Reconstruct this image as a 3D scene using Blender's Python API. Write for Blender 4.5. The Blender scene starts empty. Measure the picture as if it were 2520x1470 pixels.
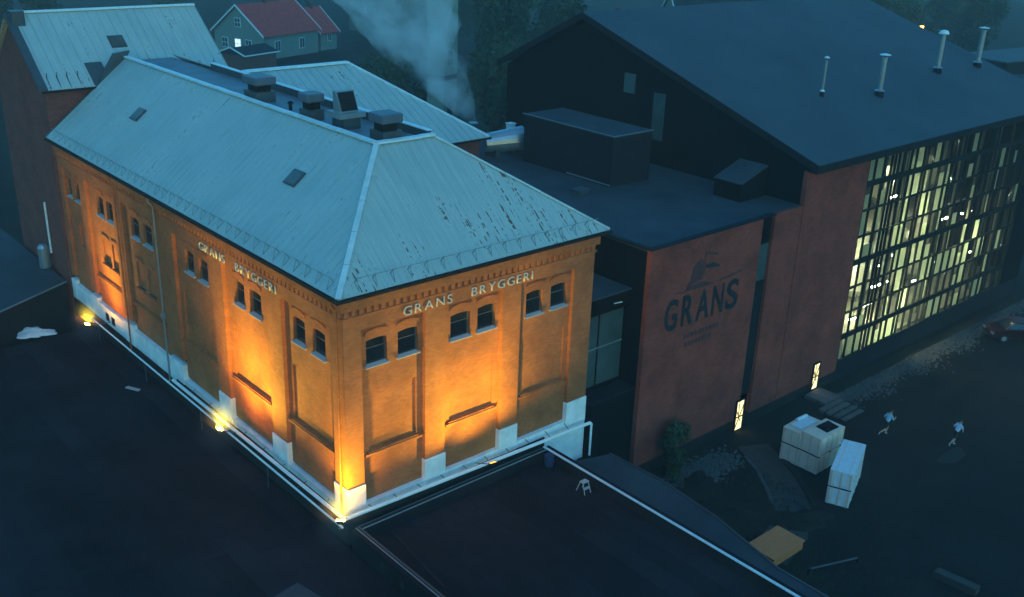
import bpy, bmesh, math, random
from mathutils import Vector, Matrix
random.seed(7)
R = math.radians
scn = bpy.context.scene
col = scn.collection

# ------------------------------------------------------------------ camera, sky, sun, exposure
cam_data = bpy.data.cameras.new('camera'); cam = bpy.data.objects.new('camera', cam_data); col.objects.link(cam)
yaw, pitch, roll = R(47.947), R(21.884), R(2.085)
d_ = Vector((math.cos(pitch)*math.cos(yaw), math.cos(pitch)*math.sin(yaw), -math.sin(pitch)))
r0 = Vector((math.sin(yaw), -math.cos(yaw), 0)); u0 = r0.cross(d_)
rr = math.cos(roll)*r0 + math.sin(roll)*u0; uu = -math.sin(roll)*r0 + math.cos(roll)*u0
m = Matrix((rr, uu, -d_)).transposed().to_4x4(); m.translation = Vector((-19.826, -31.984, 24.966))
cam.matrix_world = m
cam_data.sensor_width = 36; cam_data.sensor_fit = 'HORIZONTAL'; cam_data.lens = 2497.93/2520*36
cam_data.clip_start = 0.1; cam_data.clip_end = 3000
scn.camera = cam

SUN_EL, SUN_ROT = R(0.5), R(200)
world = bpy.data.worlds.new('World'); scn.world = world; world.use_nodes = True
nt = world.node_tree; nt.nodes.clear()
sky = nt.nodes.new('ShaderNodeTexSky'); sky.sky_type = 'NISHITA'; sky.sun_disc = False
sky.sun_elevation = SUN_EL; sky.sun_rotation = SUN_ROT; sky.dust_density = 1.0; sky.ozone_density = 3.0; sky.altitude = 0
tint = nt.nodes.new('ShaderNodeMix'); tint.data_type = 'RGBA'; tint.blend_type = 'MULTIPLY'; tint.inputs[0].default_value = 1
tint.inputs[7].default_value = (0.285, 0.93, 0.93, 1)
bg = nt.nodes.new('ShaderNodeBackground'); bg.inputs[1].default_value = 0.15
wo = nt.nodes.new('ShaderNodeOutputWorld')
nt.links.new(sky.outputs[0], tint.inputs[6]); nt.links.new(tint.outputs[2], bg.inputs[0]); nt.links.new(bg.outputs[0], wo.inputs[0])
sd = bpy.data.lights.new('sun', 'SUN'); sd.energy = 0.02; sd.angle = R(40); sd.color = (0.5, 0.85, 1.0)
so = bpy.data.objects.new('sun', sd); col.objects.link(so); so.rotation_euler = (R(35), R(-18), 0)
vs = scn.view_settings; vs.view_transform = 'Standard'; vs.look = 'None'; vs.gamma = 1; vs.exposure = 3.65
try: vs.use_curve_mapping = False
except Exception: pass
scn.cycles.use_denoising = True
scn.cycles.max_bounces = 6; scn.cycles.diffuse_bounces = 3; scn.cycles.volume_bounces = 1; scn.cycles.transparent_max_bounces = 12
scn.cycles.volume_step_rate = 2.0; scn.cycles.sample_clamp_indirect = 4.0
FLOOD = 150.0        # floodlight power
HAZE = 0.0007

# ------------------------------------------------------------------ materials
MATS = {}
def mat(name, base, rough=0.7, metal=0.0, vary=0.25, scale=1.5, bump=0.0, bscale=None, col2=None, coord='pos', spec=0.4, stretch=(1, 1, 1), em=None):
    M = bpy.data.materials.new(name); M.use_nodes = True; n = M.node_tree; L = n.links
    b = n.nodes['Principled BSDF']; b.inputs['Roughness'].default_value = rough; b.inputs['Metallic'].default_value = metal
    b.inputs['Specular IOR Level'].default_value = spec
    if coord == 'pos':
        g = n.nodes.new('ShaderNodeNewGeometry').outputs['Position']
    else:
        g = n.nodes.new('ShaderNodeTexCoord').outputs['Object']
    mp = n.nodes.new('ShaderNodeMapping'); mp.inputs['Scale'].default_value = stretch; L.new(g, mp.inputs[0])
    nz = n.nodes.new('ShaderNodeTexNoise'); nz.inputs['Scale'].default_value = scale; nz.inputs['Detail'].default_value = 7; nz.inputs['Roughness'].default_value = 0.62
    L.new(mp.outputs[0], nz.inputs['Vector'])
    rp = n.nodes.new('ShaderNodeValToRGB'); rp.color_ramp.elements[0].position = 0.3; rp.color_ramp.elements[1].position = 0.72
    c0 = tuple(max(0, c*(1-vary)) for c in base) + (1,); c1 = tuple(min(1, c*(1+vary)) for c in (col2 or base)) + (1,)
    rp.color_ramp.elements[0].color = c0; rp.color_ramp.elements[1].color = c1
    L.new(nz.outputs['Fac'], rp.inputs[0]); L.new(rp.outputs[0], b.inputs['Base Color'])
    if bump:
        n2 = n.nodes.new('ShaderNodeTexNoise'); n2.inputs['Scale'].default_value = bscale or scale*6; n2.inputs['Detail'].default_value = 6
        L.new(mp.outputs[0], n2.inputs['Vector'])
        bp = n.nodes.new('ShaderNodeBump'); bp.inputs['Strength'].default_value = bump; bp.inputs['Distance'].default_value = 0.03
        L.new(n2.outputs['Fac'], bp.inputs['Height']); L.new(bp.outputs[0], b.inputs['Normal'])
    if em:
        b.inputs['Emission Color'].default_value = em[0] + (1,); b.inputs['Emission Strength'].default_value = em[1]
    MATS[name] = M
    return M

def brick_mat(name, c1, c2, mortar, bw=0.24, bh=0.075, blotch=0.35):
    M = bpy.data.materials.new(name); M.use_nodes = True; n = M.node_tree; L = n.links; b = n.nodes['Principled BSDF']
    b.inputs['Roughness'].default_value = 0.85; b.inputs['Specular IOR Level'].default_value = 0.25
    g = n.nodes.new('ShaderNodeNewGeometry'); s = n.nodes.new('ShaderNodeSeparateXYZ'); L.new(g.outputs['Position'], s.inputs[0])
    ad = n.nodes.new('ShaderNodeMath'); ad.operation = 'ADD'; L.new(s.outputs[0], ad.inputs[0]); L.new(s.outputs[1], ad.inputs[1])
    cb = n.nodes.new('ShaderNodeCombineXYZ'); L.new(ad.outputs[0], cb.inputs[0]); L.new(s.outputs[2], cb.inputs[1])
    br = n.nodes.new('ShaderNodeTexBrick'); br.inputs['Scale'].default_value = 1; br.inputs['Brick Width'].default_value = bw; br.inputs['Row Height'].default_value = bh
    br.inputs['Mortar Size'].default_value = 0.009; br.inputs['Mortar Smooth'].default_value = 0.3; br.inputs['Bias'].default_value = -0.1
    br.inputs['Color1'].default_value = c1 + (1,); br.inputs['Color2'].default_value = c2 + (1,); br.inputs['Mortar'].default_value = mortar + (1,)
    L.new(cb.outputs[0], br.inputs['Vector'])
    nz = n.nodes.new('ShaderNodeTexNoise'); nz.inputs['Scale'].default_value = 0.55; nz.inputs['Detail'].default_value = 8; nz.inputs['Roughness'].default_value = 0.7
    L.new(g.outputs['Position'], nz.inputs['Vector'])
    mr = n.nodes.new('ShaderNodeMapRange'); mr.inputs[1].default_value = 0.3; mr.inputs[2].default_value = 0.75; mr.inputs[3].default_value = 1-blotch; mr.inputs[4].default_value = 1+blotch*0.7
    L.new(nz.outputs['Fac'], mr.inputs[0])
    mx = n.nodes.new('ShaderNodeMix'); mx.data_type = 'RGBA'; mx.blend_type = 'MULTIPLY'; mx.inputs[0].default_value = 1
    L.new(br.outputs['Color'], mx.inputs[6]); L.new(mr.outputs[0], mx.inputs[7]); L.new(mx.outputs[2], b.inputs['Base Color'])
    bp = n.nodes.new('ShaderNodeBump'); bp.inputs['Strength'].default_value = 0.5; bp.inputs['Distance'].default_value = 0.012; bp.invert = True
    L.new(br.outputs['Fac'], bp.inputs['Height']); L.new(bp.outputs[0], b.inputs['Normal'])
    MATS[name] = M
    return M

def roof_metal(name, along, rust):
    """pale sheet metal with rust streaks that run down the slope; along = axis index across the slope (0: x, 1: y)"""
    M = bpy.data.materials.new(name); M.use_nodes = True; n = M.node_tree; L = n.links; b = n.nodes['Principled BSDF']
    b.inputs['Roughness'].default_value = 0.55; b.inputs['Specular IOR Level'].default_value = 0.35
    g = n.nodes.new('ShaderNodeNewGeometry')
    mp = n.nodes.new('ShaderNodeMapping'); mp.inputs['Scale'].default_value = (9, 0.55, 0.1) if along == 0 else (0.55, 9, 0.1)
    L.new(g.outputs['Position'], mp.inputs[0])
    st = n.nodes.new('ShaderNodeTexNoise'); st.inputs['Scale'].default_value = 1; st.inputs['Detail'].default_value = 5; L.new(mp.outputs[0], st.inputs['Vector'])
    big = n.nodes.new('ShaderNodeTexNoise'); big.inputs['Scale'].default_value = 0.33; big.inputs['Detail'].default_value = 4; L.new(g.outputs['Position'], big.inputs['Vector'])
    fine = n.nodes.new('ShaderNodeTexNoise'); fine.inputs['Scale'].default_value = 5; fine.inputs['Detail'].default_value = 6; L.new(g.outputs['Position'], fine.inputs['Vector'])
    a1 = n.nodes.new('ShaderNodeMapRange'); a1.inputs[1].default_value = 0.55; a1.inputs[2].default_value = 0.68; L.new(st.outputs['Fac'], a1.inputs[0])
    a2 = n.nodes.new('ShaderNodeMapRange'); a2.inputs[1].default_value = 0.46; a2.inputs[2].default_value = 0.64; L.new(big.outputs['Fac'], a2.inputs[0])
    a3 = n.nodes.new('ShaderNodeMapRange'); a3.inputs[1].default_value = 0.45; a3.inputs[2].default_value = 0.62; L.new(fine.outputs['Fac'], a3.inputs[0])
    m1 = n.nodes.new('ShaderNodeMath'); m1.operation = 'MULTIPLY'; L.new(a1.outputs[0], m1.inputs[0]); L.new(a2.outputs[0], m1.inputs[1])
    m2 = n.nodes.new('ShaderNodeMath'); m2.operation = 'MULTIPLY'; L.new(m1.outputs[0], m2.inputs[0]); L.new(a3.outputs[0], m2.inputs[1])
    m3 = n.nodes.new('ShaderNodeMath'); m3.operation = 'MULTIPLY'; m3.inputs[1].default_value = rust; m3.use_clamp = True; L.new(m2.outputs[0], m3.inputs[0])
    rp = n.nodes.new('ShaderNodeValToRGB'); rp.color_ramp.elements[0].position = 0.3; rp.color_ramp.elements[1].position = 0.7
    rp.color_ramp.elements[0].color = (0.33, 0.40, 0.38, 1); rp.color_ramp.elements[1].color = (0.52, 0.57, 0.52, 1)
    ov = n.nodes.new('ShaderNodeMath'); ov.operation = 'ADD'; L.new(big.outputs['Fac'], ov.inputs[0]); L.new(st.outputs['Fac'], ov.inputs[1])
    hv = n.nodes.new('ShaderNodeMath'); hv.operation = 'MULTIPLY'; hv.inputs[1].default_value = 0.5; L.new(ov.outputs[0], hv.inputs[0]); L.new(hv.outputs[0], rp.inputs[0])
    mx = n.nodes.new('ShaderNodeMix'); mx.data_type = 'RGBA'; L.new(m3.outputs[0], mx.inputs[0]); L.new(rp.outputs[0], mx.inputs[6]); mx.inputs[7].default_value = (0.13, 0.07, 0.035, 1)
    L.new(mx.outputs[2], b.inputs['Base Color'])
    bp = n.nodes.new('ShaderNodeBump'); bp.inputs['Strength'].default_value = 0.25; bp.inputs['Distance'].default_value = 0.02
    L.new(st.outputs['Fac'], bp.inputs['Height']); L.new(bp.outputs[0], b.inputs['Normal'])
    MATS[name] = M

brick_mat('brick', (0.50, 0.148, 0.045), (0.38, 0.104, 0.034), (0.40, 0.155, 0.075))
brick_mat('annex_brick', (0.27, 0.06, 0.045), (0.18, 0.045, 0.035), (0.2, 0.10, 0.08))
brick_mat('clad_brick', (0.35, 0.062, 0.034), (0.23, 0.05, 0.036), (0.17, 0.05, 0.04), 0.3, 0.075, 0.45)
roof_metal('roof_left', 1, 1.2); roof_metal('roof_front', 0, 6.0); roof_metal('roof_wing', 0, 1.4)
mat('pale_trim', (0.72, 0.79, 0.79), 0.5, vary=0.12, scale=3)
mat('hip_trim', (0.60, 0.66, 0.64), 0.55, vary=0.15, scale=2)
mat('plinth_white', (0.84, 0.83, 0.82), 0.8, vary=0.16, scale=1.4, bump=0.2)
mat('pipe_white', (0.86, 0.87, 0.87), 0.45, vary=0.06, scale=2)
mat('letter_white', (0.58, 0.54, 0.52), 0.6, vary=0.05)
mat('letter_black', (0.012, 0.014, 0.02), 0.7, vary=0.3)
mat('logo_faint', (0.085, 0.026, 0.028), 0.8, vary=0.4, scale=3)
mat('black_metal', (0.014, 0.015, 0.018), 0.7, spec=0.12, vary=0.2)
mat('guard_metal', (0.24, 0.28, 0.28), 0.6, vary=0.2)
mat('dark_metal', (0.06, 0.068, 0.075), 0.5, vary=0.2)
mat('grey_metal', (0.25, 0.29, 0.31), 0.4, metal=0.3, vary=0.15)
mat('vent_cap', (0.11, 0.13, 0.16), 0.5, vary=0.15)
mat('silver', (0.34, 0.38, 0.41), 0.35, metal=0.6, vary=0.15)
mat('felt_roof', (0.017, 0.0135, 0.017), 0.9, spec=0.06, vary=0.6, scale=0.22, bump=0.3, bscale=14)
mat('felt_roof_grey', (0.05, 0.056, 0.064), 0.8, spec=0.15, vary=0.3, scale=0.3, bump=0.2, bscale=10)
mat('hall_roof', (0.046, 0.056, 0.066), 0.7, vary=0.22, scale=0.18, bump=0.15, bscale=5)
mat('clad_black', (0.003, 0.003, 0.004), 0.85, spec=0.08, vary=0.35, scale=2, stretch=(3, 3, 0.15), bump=0.4, bscale=8)
mat('flat_metal', (0.16, 0.18, 0.20), 0.6, vary=0.2, scale=0.8)
mat('box_grey', (0.012, 0.014, 0.018), 0.8, spec=0.1, vary=0.25, scale=1)
mat('concrete', (0.28, 0.27, 0.25), 0.85, vary=0.25, scale=1.2, bump=0.3)
mat('step_grey', (0.085, 0.083, 0.078), 0.85, vary=0.3, scale=1.5, bump=0.3)
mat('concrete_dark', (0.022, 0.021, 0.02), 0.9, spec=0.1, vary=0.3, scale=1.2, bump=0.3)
mat('ground_dirt', (0.021, 0.02, 0.014), 0.9, spec=0.06, vary=0.45, scale=0.16, bump=0.5, bscale=6)
mat('yard_asphalt', (0.015, 0.0145, 0.014), 0.9, spec=0.08, vary=0.4, scale=0.22, bump=0.35, bscale=9)
mat('path_grey', (0.04, 0.038, 0.034), 0.85, vary=0.3, scale=0.5, bump=0.4, bscale=8)
mat('gravel', (0.07, 0.07, 0.068), 0.9, vary=0.4, scale=3)
mat('tarp_white', (0.72, 0.74, 0.76), 0.6, vary=0.1, scale=4, bump=0.4, bscale=9)
mat('box_white', (0.86, 0.60, 0.46), 0.65, vary=0.08, scale=2)
mat('box_batten', (0.74, 0.50, 0.38), 0.7, vary=0.1, scale=2)
mat('plywood', (0.72, 0.20, 0.065), 0.7, vary=0.12, scale=2.5, stretch=(1, 5, 1))
mat('house_wall', (0.20, 0.26, 0.22), 0.75, vary=0.12, scale=1, stretch=(0.4, 0.4, 6))
mat('house_trim', (0.75, 0.76, 0.74), 0.6, vary=0.05)
mat('tile_red', (0.5, 0.045, 0.03), 0.75, vary=0.25, scale=1.5)
mat('pale_render', (0.13, 0.15, 0.115), 0.8, vary=0.2, scale=0.5)
mat('tower_render', (0.24, 0.27, 0.21), 0.8, vary=0.2, scale=0.5)
mat('bark', (0.05, 0.038, 0.028), 0.9, vary=0.3, scale=6)
mat('leaf_dark', (0.028, 0.055, 0.02), 0.7, vary=0.45, scale=1.2, coord='obj')
mat('leaf_mid', (0.05, 0.075, 0.025), 0.7, vary=0.4, scale=1.2, coord='obj')
mat('brown_fence', (0.16, 0.05, 0.03), 0.8, vary=0.2)
mat('skin', (0.62, 0.34, 0.25), 0.6, vary=0.05)
mat('hair', (0.09, 0.06, 0.04), 0.7, vary=0.2)
mat('shirt_blue', (0.32, 0.62, 0.72), 0.8, vary=0.08)
mat('shirt_white', (0.62, 0.72, 0.85), 0.8, vary=0.08)
mat('shorts', (0.01, 0.011, 0.013), 0.8, vary=0.2)
mat('shoe', (0.4, 0.4, 0.4), 0.7, vary=0.1)
mat('car_red', (0.035, 0.002, 0.004), 0.4, vary=0.1, spec=0.15)
mat('rubber', (0.012, 0.012, 0.012), 0.85)
mat('blue_plastic', (0.012, 0.03, 0.09), 0.5, vary=0.1)
mat('mullion', (0.012, 0.014, 0.012), 0.7, spec=0.12, vary=0.2)
mat('interior_wall', (0.55, 0.56, 0.48), 0.8, vary=0.2, scale=0.6)
mat('interior_slab', (0.10, 0.10, 0.08), 0.8)
mat('tank_steel', (0.5, 0.5, 0.45), 0.3, metal=0.7, vary=0.1)
mat('wood_stool', (0.5, 0.46, 0.44), 0.6, vary=0.1)
mat('glass_dark', (0.012, 0.016, 0.02), 0.12, vary=0.3, spec=0.6)
mat('glass_teal', (0.055, 0.085, 0.085), 0.2, vary=0.25, scale=0.7, spec=0.6)
mat('frame_dark', (0.09, 0.085, 0.08), 0.6, vary=0.2)
mat('sill_grey', (0.42, 0.42, 0.42), 0.6, vary=0.1)
mat('skylight_glass', (0.09, 0.085, 0.07), 0.25, vary=0.2, spec=0.5)
mat('lens_orange', (0.8, 0.5, 0.2), 0.4, em=((1.0, 0.42, 0.03), 48.0))
mat('lens_dim', (0.8, 0.5, 0.2), 0.4, em=((1.0, 0.32, 0.03), 0.35))
mat('street_lens', (0.8, 0.5, 0.2), 0.4, em=((1.0, 0.36, 0.03), 2.2))
mat('tube_light', (0.8, 0.8, 0.7), 0.4, em=((1.0, 0.98, 0.72), 6.0))
mat('tube_bright', (0.8, 0.8, 0.7), 0.4, em=((1.0, 0.95, 0.58), 34.0))
mat('door_light', (0.8, 0.7, 0.4), 0.4, em=((1.0, 0.78, 0.32), 0.16))
mat('window_lit', (0.8, 0.8, 0.8), 0.4, em=((0.75, 0.95, 1.0), 0.09))

def glass_clear(name):
    M = bpy.data.materials.new(name); M.use_nodes = True; n = M.node_tree; n.nodes.clear(); L = n.links
    o = n.nodes.new('ShaderNodeOutputMaterial'); t = n.nodes.new('ShaderNodeBsdfTransparent'); t.inputs[0].default_value = (0.9, 0.94, 0.9, 1)
    gl = n.nodes.new('ShaderNodeBsdfGlossy'); gl.inputs['Roughness'].default_value = 0.08; gl.inputs[0].default_value = (0.8, 0.9, 0.95, 1)
    mx = n.nodes.new('ShaderNodeMixShader'); mx.inputs[0].default_value = 0.09
    L.new(t.outputs[0], mx.inputs[1]); L.new(gl.outputs[0], mx.inputs[2]); L.new(mx.outputs[0], o.inputs[0])
    MATS[name] = M
glass_clear('glass_clear')
def halo_mat(name, density):
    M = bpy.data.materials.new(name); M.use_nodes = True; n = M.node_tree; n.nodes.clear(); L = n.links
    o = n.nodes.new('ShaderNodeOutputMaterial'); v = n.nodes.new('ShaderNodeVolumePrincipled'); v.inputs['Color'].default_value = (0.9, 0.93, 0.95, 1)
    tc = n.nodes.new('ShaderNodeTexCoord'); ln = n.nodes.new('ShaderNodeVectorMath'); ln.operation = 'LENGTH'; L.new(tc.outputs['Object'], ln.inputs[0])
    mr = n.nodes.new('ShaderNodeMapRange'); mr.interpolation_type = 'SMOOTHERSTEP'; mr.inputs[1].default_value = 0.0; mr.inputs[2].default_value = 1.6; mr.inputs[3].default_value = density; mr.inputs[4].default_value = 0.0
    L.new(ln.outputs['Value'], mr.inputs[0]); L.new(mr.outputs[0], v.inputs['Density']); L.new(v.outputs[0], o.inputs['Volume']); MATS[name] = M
halo_mat('halo_volume', 0.05)  # soft volume added round the floodlights for a glow
def translucent(name, c):
    M = bpy.data.materials.new(name); M.use_nodes = True; n = M.node_tree; n.nodes.clear(); L = n.links
    o = n.nodes.new('ShaderNodeOutputMaterial'); t = n.nodes.new('ShaderNodeBsdfTranslucent'); t.inputs[0].default_value = c
    df = n.nodes.new('ShaderNodeBsdfDiffuse'); df.inputs[0].default_value = c
    mx = n.nodes.new('ShaderNodeMixShader'); mx.inputs[0].default_value = 0.3
    L.new(t.outputs[0], mx.inputs[1]); L.new(df.outputs[0], mx.inputs[2]); L.new(mx.outputs[0], o.inputs[0]); MATS[name] = M
translucent('blind', (0.70, 0.73, 0.60, 1))

# ------------------------------------------------------------------ helpers
class MB:
    def __init__(s): s.v = []; s.f = []
    def quad(s, *p):
        i = len(s.v); s.v += [tuple(q) for q in p]; s.f.append(tuple(range(i, i+len(p)))); return s
    def box(s, x0, x1, y0, y1, z0, z1):
        i = len(s.v)
        s.v += [(x0, y0, z0), (x1, y0, z0), (x1, y1, z0), (x0, y1, z0), (x0, y0, z1), (x1, y0, z1), (x1, y1, z1), (x0, y1, z1)]
        s.f += [tuple(i+k for k in q) for q in ((3, 2, 1, 0), (4, 5, 6, 7), (0, 1, 5, 4), (1, 2, 6, 5), (2, 3, 7, 6), (3, 0, 4, 7))]; return s
    def prism(s, pts, off):
        """closed prism: polygon pts extruded by vector off"""
        n = len(pts); i = len(s.v); o = Vector(off)
        s.v += [tuple(p) for p in pts] + [tuple(Vector(p)+o) for p in pts]
        s.f.append(tuple(range(i+n-1, i-1, -1))); s.f.append(tuple(range(i+n, i+2*n)))
        for k in range(n): s.f.append((i+k, i+(k+1) % n, i+n+(k+1) % n, i+n+k))
        return s
    def tube(s, p0, p1, r0, r1=None, n=10, cap=True):
        r1 = r0 if r1 is None else r1; p0 = Vector(p0); p1 = Vector(p1); a = (p1-p0).normalized()
        b = a.orthogonal().normalized(); c = a.cross(b); i = len(s.v)
        for p, q in ((p0, r0), (p1, r1)):
            for k in range(n):
                t = 2*math.pi*k/n; s.v.append(tuple(p + b*(q*math.cos(t)) + c*(q*math.sin(t))))
        for k in range(n): s.f.append((i+k, i+(k+1) % n, i+n+(k+1) % n, i+n+k))
        if cap: s.f.append(tuple(range(i+n-1, i-1, -1))); s.f.append(tuple(range(i+n, i+2*n)))
        return s
    def bar(s, p0, p1, w, h, up=(0, 0, 1)):
        """box of width w and height h between two points"""
        p0 = Vector(p0); p1 = Vector(p1); a = (p1-p0).normalized(); side = a.cross(Vector(up)).normalized(); u2 = side.cross(a)
        c = [side*(w/2)+u2*(h/2), -side*(w/2)+u2*(h/2), -side*(w/2)-u2*(h/2), side*(w/2)-u2*(h/2)]
        return s.prism([p0+q for q in c], p1-p0)
    def lathe(s, prof, n=16, c=(0, 0)):
        i = len(s.v); k = len(prof)
        for (r, z) in prof:
            for j in range(n):
                t = 2*math.pi*j/n; s.v.append((c[0]+r*math.cos(t), c[1]+r*math.sin(t), z))
        for a in range(k-1):
            for j in range(n): s.f.append((i+a*n+j, i+a*n+(j+1) % n, i+(a+1)*n+(j+1) % n, i+(a+1)*n+j))
        s.f.append(tuple(i+j for j in range(n-1, -1, -1))); s.f.append(tuple(i+(k-1)*n+j for j in range(n)))
        return s
    def mesh(s, name, material, off=(0, 0, 0), bevel=0):
        me = bpy.data.meshes.new(name); o = Vector(off)
        me.from_pydata([tuple(Vector(v)-o) for v in s.v], [], s.f); me.update()
        bm = bmesh.new(); bm.from_mesh(me); bmesh.ops.recalc_face_normals(bm, faces=bm.faces)
        if bevel: bmesh.ops.bevel(bm, geom=list(bm.edges), offset=bevel, segments=1, affect='EDGES')
        bm.to_mesh(me); bm.free()
        me.materials.append(MATS[material]); return me
    def build(s, name, material, parent=None, bevel=0, label=None, cat=None, group=None, kind=None, local=False):
        off = Vector((0, 0, 0))
        if parent is not None and not local: off = world_loc(parent)
        me = s.mesh(name, material, off, bevel)
        return put(name, me, parent, label=label, cat=cat, group=group, kind=kind)

def world_loc(o):
    v = Vector((0, 0, 0))
    while o is not None: v += o.location; o = o.parent
    return v
def tag(o, label=None, cat=None, group=None, kind=None):
    if label: o['label'] = label
    if cat: o['category'] = cat
    if group: o['group'] = group
    if kind: o['kind'] = kind
    return o
def put(name, me, parent=None, loc=(0, 0, 0), rot=None, scale=None, **k):
    o = bpy.data.objects.new(name, me); col.objects.link(o); o.parent = parent; o.location = loc
    if rot: o.rotation_euler = rot
    if scale: o.scale = scale
    return tag(o, **k)
def thing(name, label, cat, loc=(0, 0, 0), rz=0, group=None):
    o = bpy.data.objects.new(name, None); col.objects.link(o); o.location = loc; o.rotation_euler = (0, 0, rz); o.empty_display_size = 0.3
    return tag(o, label, cat, group)
def part(name, material, parent, mb, **k): return mb.build(name, material, parent, **k)
def structure(name, material, mb, label=None, bevel=0): return mb.build(name, material, kind='structure', bevel=bevel, label=label)

def wall_faces(mb, axis, plane, u0, u1, z0, z1, holes, depth):
    """a wall skin at axis=plane with openings (u0,u1,z0,z1,rise); reveals go to plane+depth; rise>0 gives a segmental arch head"""
    us = sorted({u0, u1, *[h[0] for h in holes], *[h[1] for h in holes]}); zs = sorted({z0, z1, *[h[2] for h in holes], *[h[3] for h in holes]})
    P = (lambda u, z, d=0: (plane+d, u, z)) if axis == 'x' else (lambda u, z, d=0: (u, plane+d, z))
    for a, b in zip(us, us[1:]):
        for c, e in zip(zs, zs[1:]):
            mu, mz = (a+b)/2, (c+e)/2
            if any(h[0] < mu < h[1] and h[2] < mz < h[3] for h in holes): continue
            mb.quad(P(a, c), P(b, c), P(b, e), P(a, e))
    for h in holes:
        a, b, c, e = h[:4]; rise = h[4] if len(h) > 4 else 0
        mb.quad(P(a, c), P(b, c), P(b, c, depth), P(a, c, depth)); mb.quad(P(a, c), P(a, e), P(a, e, depth), P(a, c, depth)); mb.quad(P(b, c), P(b, e), P(b, e, depth), P(b, c, depth))
        if rise:
            n = 8; arc = []
            for k in range(n+1):
                t = -1+2*k/n; arc.append((a+(b-a)*k/n, e-rise+rise*(1-t*t)))
            for (p, q) in zip(arc, arc[1:]):
                mb.quad(P(p[0], p[1]), P(q[0], q[1]), P(q[0], e), P(p[0], e)); mb.quad(P(p[0], p[1]), P(q[0], q[1]), P(q[0], q[1], depth), P(p[0], p[1], depth))
        else: mb.quad(P(a, e), P(b, e), P(b, e, depth), P(a, e, depth))
    return mb

def letters(root, text, x_dir, start, height, advance, material, depth=0.05, wide=1.0, up=(0, 0, 1), fit=None):
    """every letter its own mesh; start = world baseline start, x_dir = reading direction"""
    xd = Vector(x_dir).normalized(); zd = Vector(up); nd = xd.cross(zd)     # nd: out of the wall
    rot = Matrix((xd, zd, nd)).transposed().to_euler()
    pos = 0.0
    for ch in text:
        if ch == ' ': pos += advance.get(' ', 0.6)*height; continue
        cu = bpy.data.curves.new('letter', 'FONT'); cu.body = ch; cu.size = height/0.70; cu.extrude = depth/2; cu.bevel_depth = 0; cu.offset = advance.get('bold', 0)
        tmp = bpy.data.objects.new('tmp', cu); me = bpy.data.meshes.new_from_object(tmp); bpy.data.objects.remove(tmp); bpy.data.curves.remove(cu)
        xs = [v.co.x for v in me.vertices]; lo, hi = min(xs), max(xs)
        if fit: wide = fit/(hi-lo)
        for v in me.vertices: v.co.x = (v.co.x-lo)*wide
        me.name = 'letter'; me.materials.clear(); me.materials.append(MATS[material])
        o = put('letter', me, root, loc=Vector(start)+xd*pos-root.location, rot=rot)
        pos += (hi-lo)*wide + advance.get('gap', 0.2)*height
    return pos

def copy_tree(o, parent=None):
    c = o.copy(); col.objects.link(c); c.parent = parent
    for ch in list(o.children): copy_tree(ch, c)
    return c

ZG = -5.2     # yard level
# ------------------------------------------------------------------ ground and yard
g = MB(); g.quad((-500, -300, ZG-0.02), (900, -300, ZG-0.02), (900, 900, ZG-0.02), (-500, 900, ZG-0.02))
structure('ground', 'ground_dirt', g)
y = MB(); y.quad((17, -60, ZG), (120, -60, ZG), (120, -2.6, ZG), (37, -2.6, ZG), (27, -3.5, ZG), (24.5, -7.5, ZG), (19, -12, ZG), (17, -20, ZG))
structure('yard', 'yard_asphalt', y)
# far road with pale kerb behind the hall
fr = MB(); fr.quad((230, 40, ZG+0.004), (420, 20, ZG+0.004), (420, 40, ZG+0.004), (232, 70, ZG+0.004)); structure('far_road', 'path_grey', fr)
# curved path between kerbs
def ribbon(pts, w, z, dz=0):
    mb = MB(); L = []; 
    for i, p in enumerate(pts):
        a = Vector(pts[max(0, i-1)]); b = Vector(pts[min(len(pts)-1, i+1)]); t = (b-a).normalized(); nrm = Vector((-t.y, t.x))
        L.append((Vector(p)+nrm*w/2, Vector(p)-nrm*w/2))
    for (a, b), (c, d) in zip(L, L[1:]):
        if dz: mb.prism([(a.x, a.y, z), (b.x, b.y, z), (d.x, d.y, z), (c.x, c.y, z)], (0, 0, dz))
        else: mb.quad((a.x, a.y, z), (b.x, b.y, z), (d.x, d.y, z), (c.x, c.y, z))
    return mb
pathc = [(26.6, -2.4), (25.75, -4.0), (24.6, -5.8), (23.0, -7.6), (20.6, -9.0), (18.0, -9.6)]
structure('path', 'path_grey', ribbon(pathc, 2.0, ZG+0.006))
structure('kerb', 'gravel', ribbon([(25.04, -3.0), (24.3, -4.4), (23.2, -5.8), (22.23, -6.87)], 0.16, ZG, 0.13))
structure('kerb', 'concrete_dark', ribbon([(26.6, -4.6), (25.6, -6.2), (24.7, -7.4), (23.8, -8.4)], 0.3, ZG, 0.16))

def gravel_patch(name, poly_fn, n, label):
    mb = MB()
    for _ in range(n):
        x, yv = poly_fn(); s = random.uniform(0.05, 0.16); z = ZG+s*0.3
        pts = []
        for k in range(5):
            t = 2*math.pi*k/5+random.random(); pts.append((x+s*math.cos(t)*random.uniform(.6, 1), yv+s*math.sin(t)*random.uniform(.6, 1), z-s*0.4))
        i = len(mb.v); mb.v += pts + [(x+random.uniform(-.3, .3)*s, yv+random.uniform(-.3, .3)*s, z+s*random.uniform(.3, .8))]
        for k in range(5): mb.f.append((i+k, i+(k+1) % 5, i+5))
    return mb.build(name, 'gravel', label=label, cat='gravel', kind='stuff')
def gp1():
    t = random.random(); x = 34.5+t*32; return x, -1.85-abs(random.gauss(0.1, 0.75))*(1+0.2*math.sin(x))
gravel_patch('gravel_strip', gp1, 5200, 'strip of loose pale gravel along the foot of the glazed hall')
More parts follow.
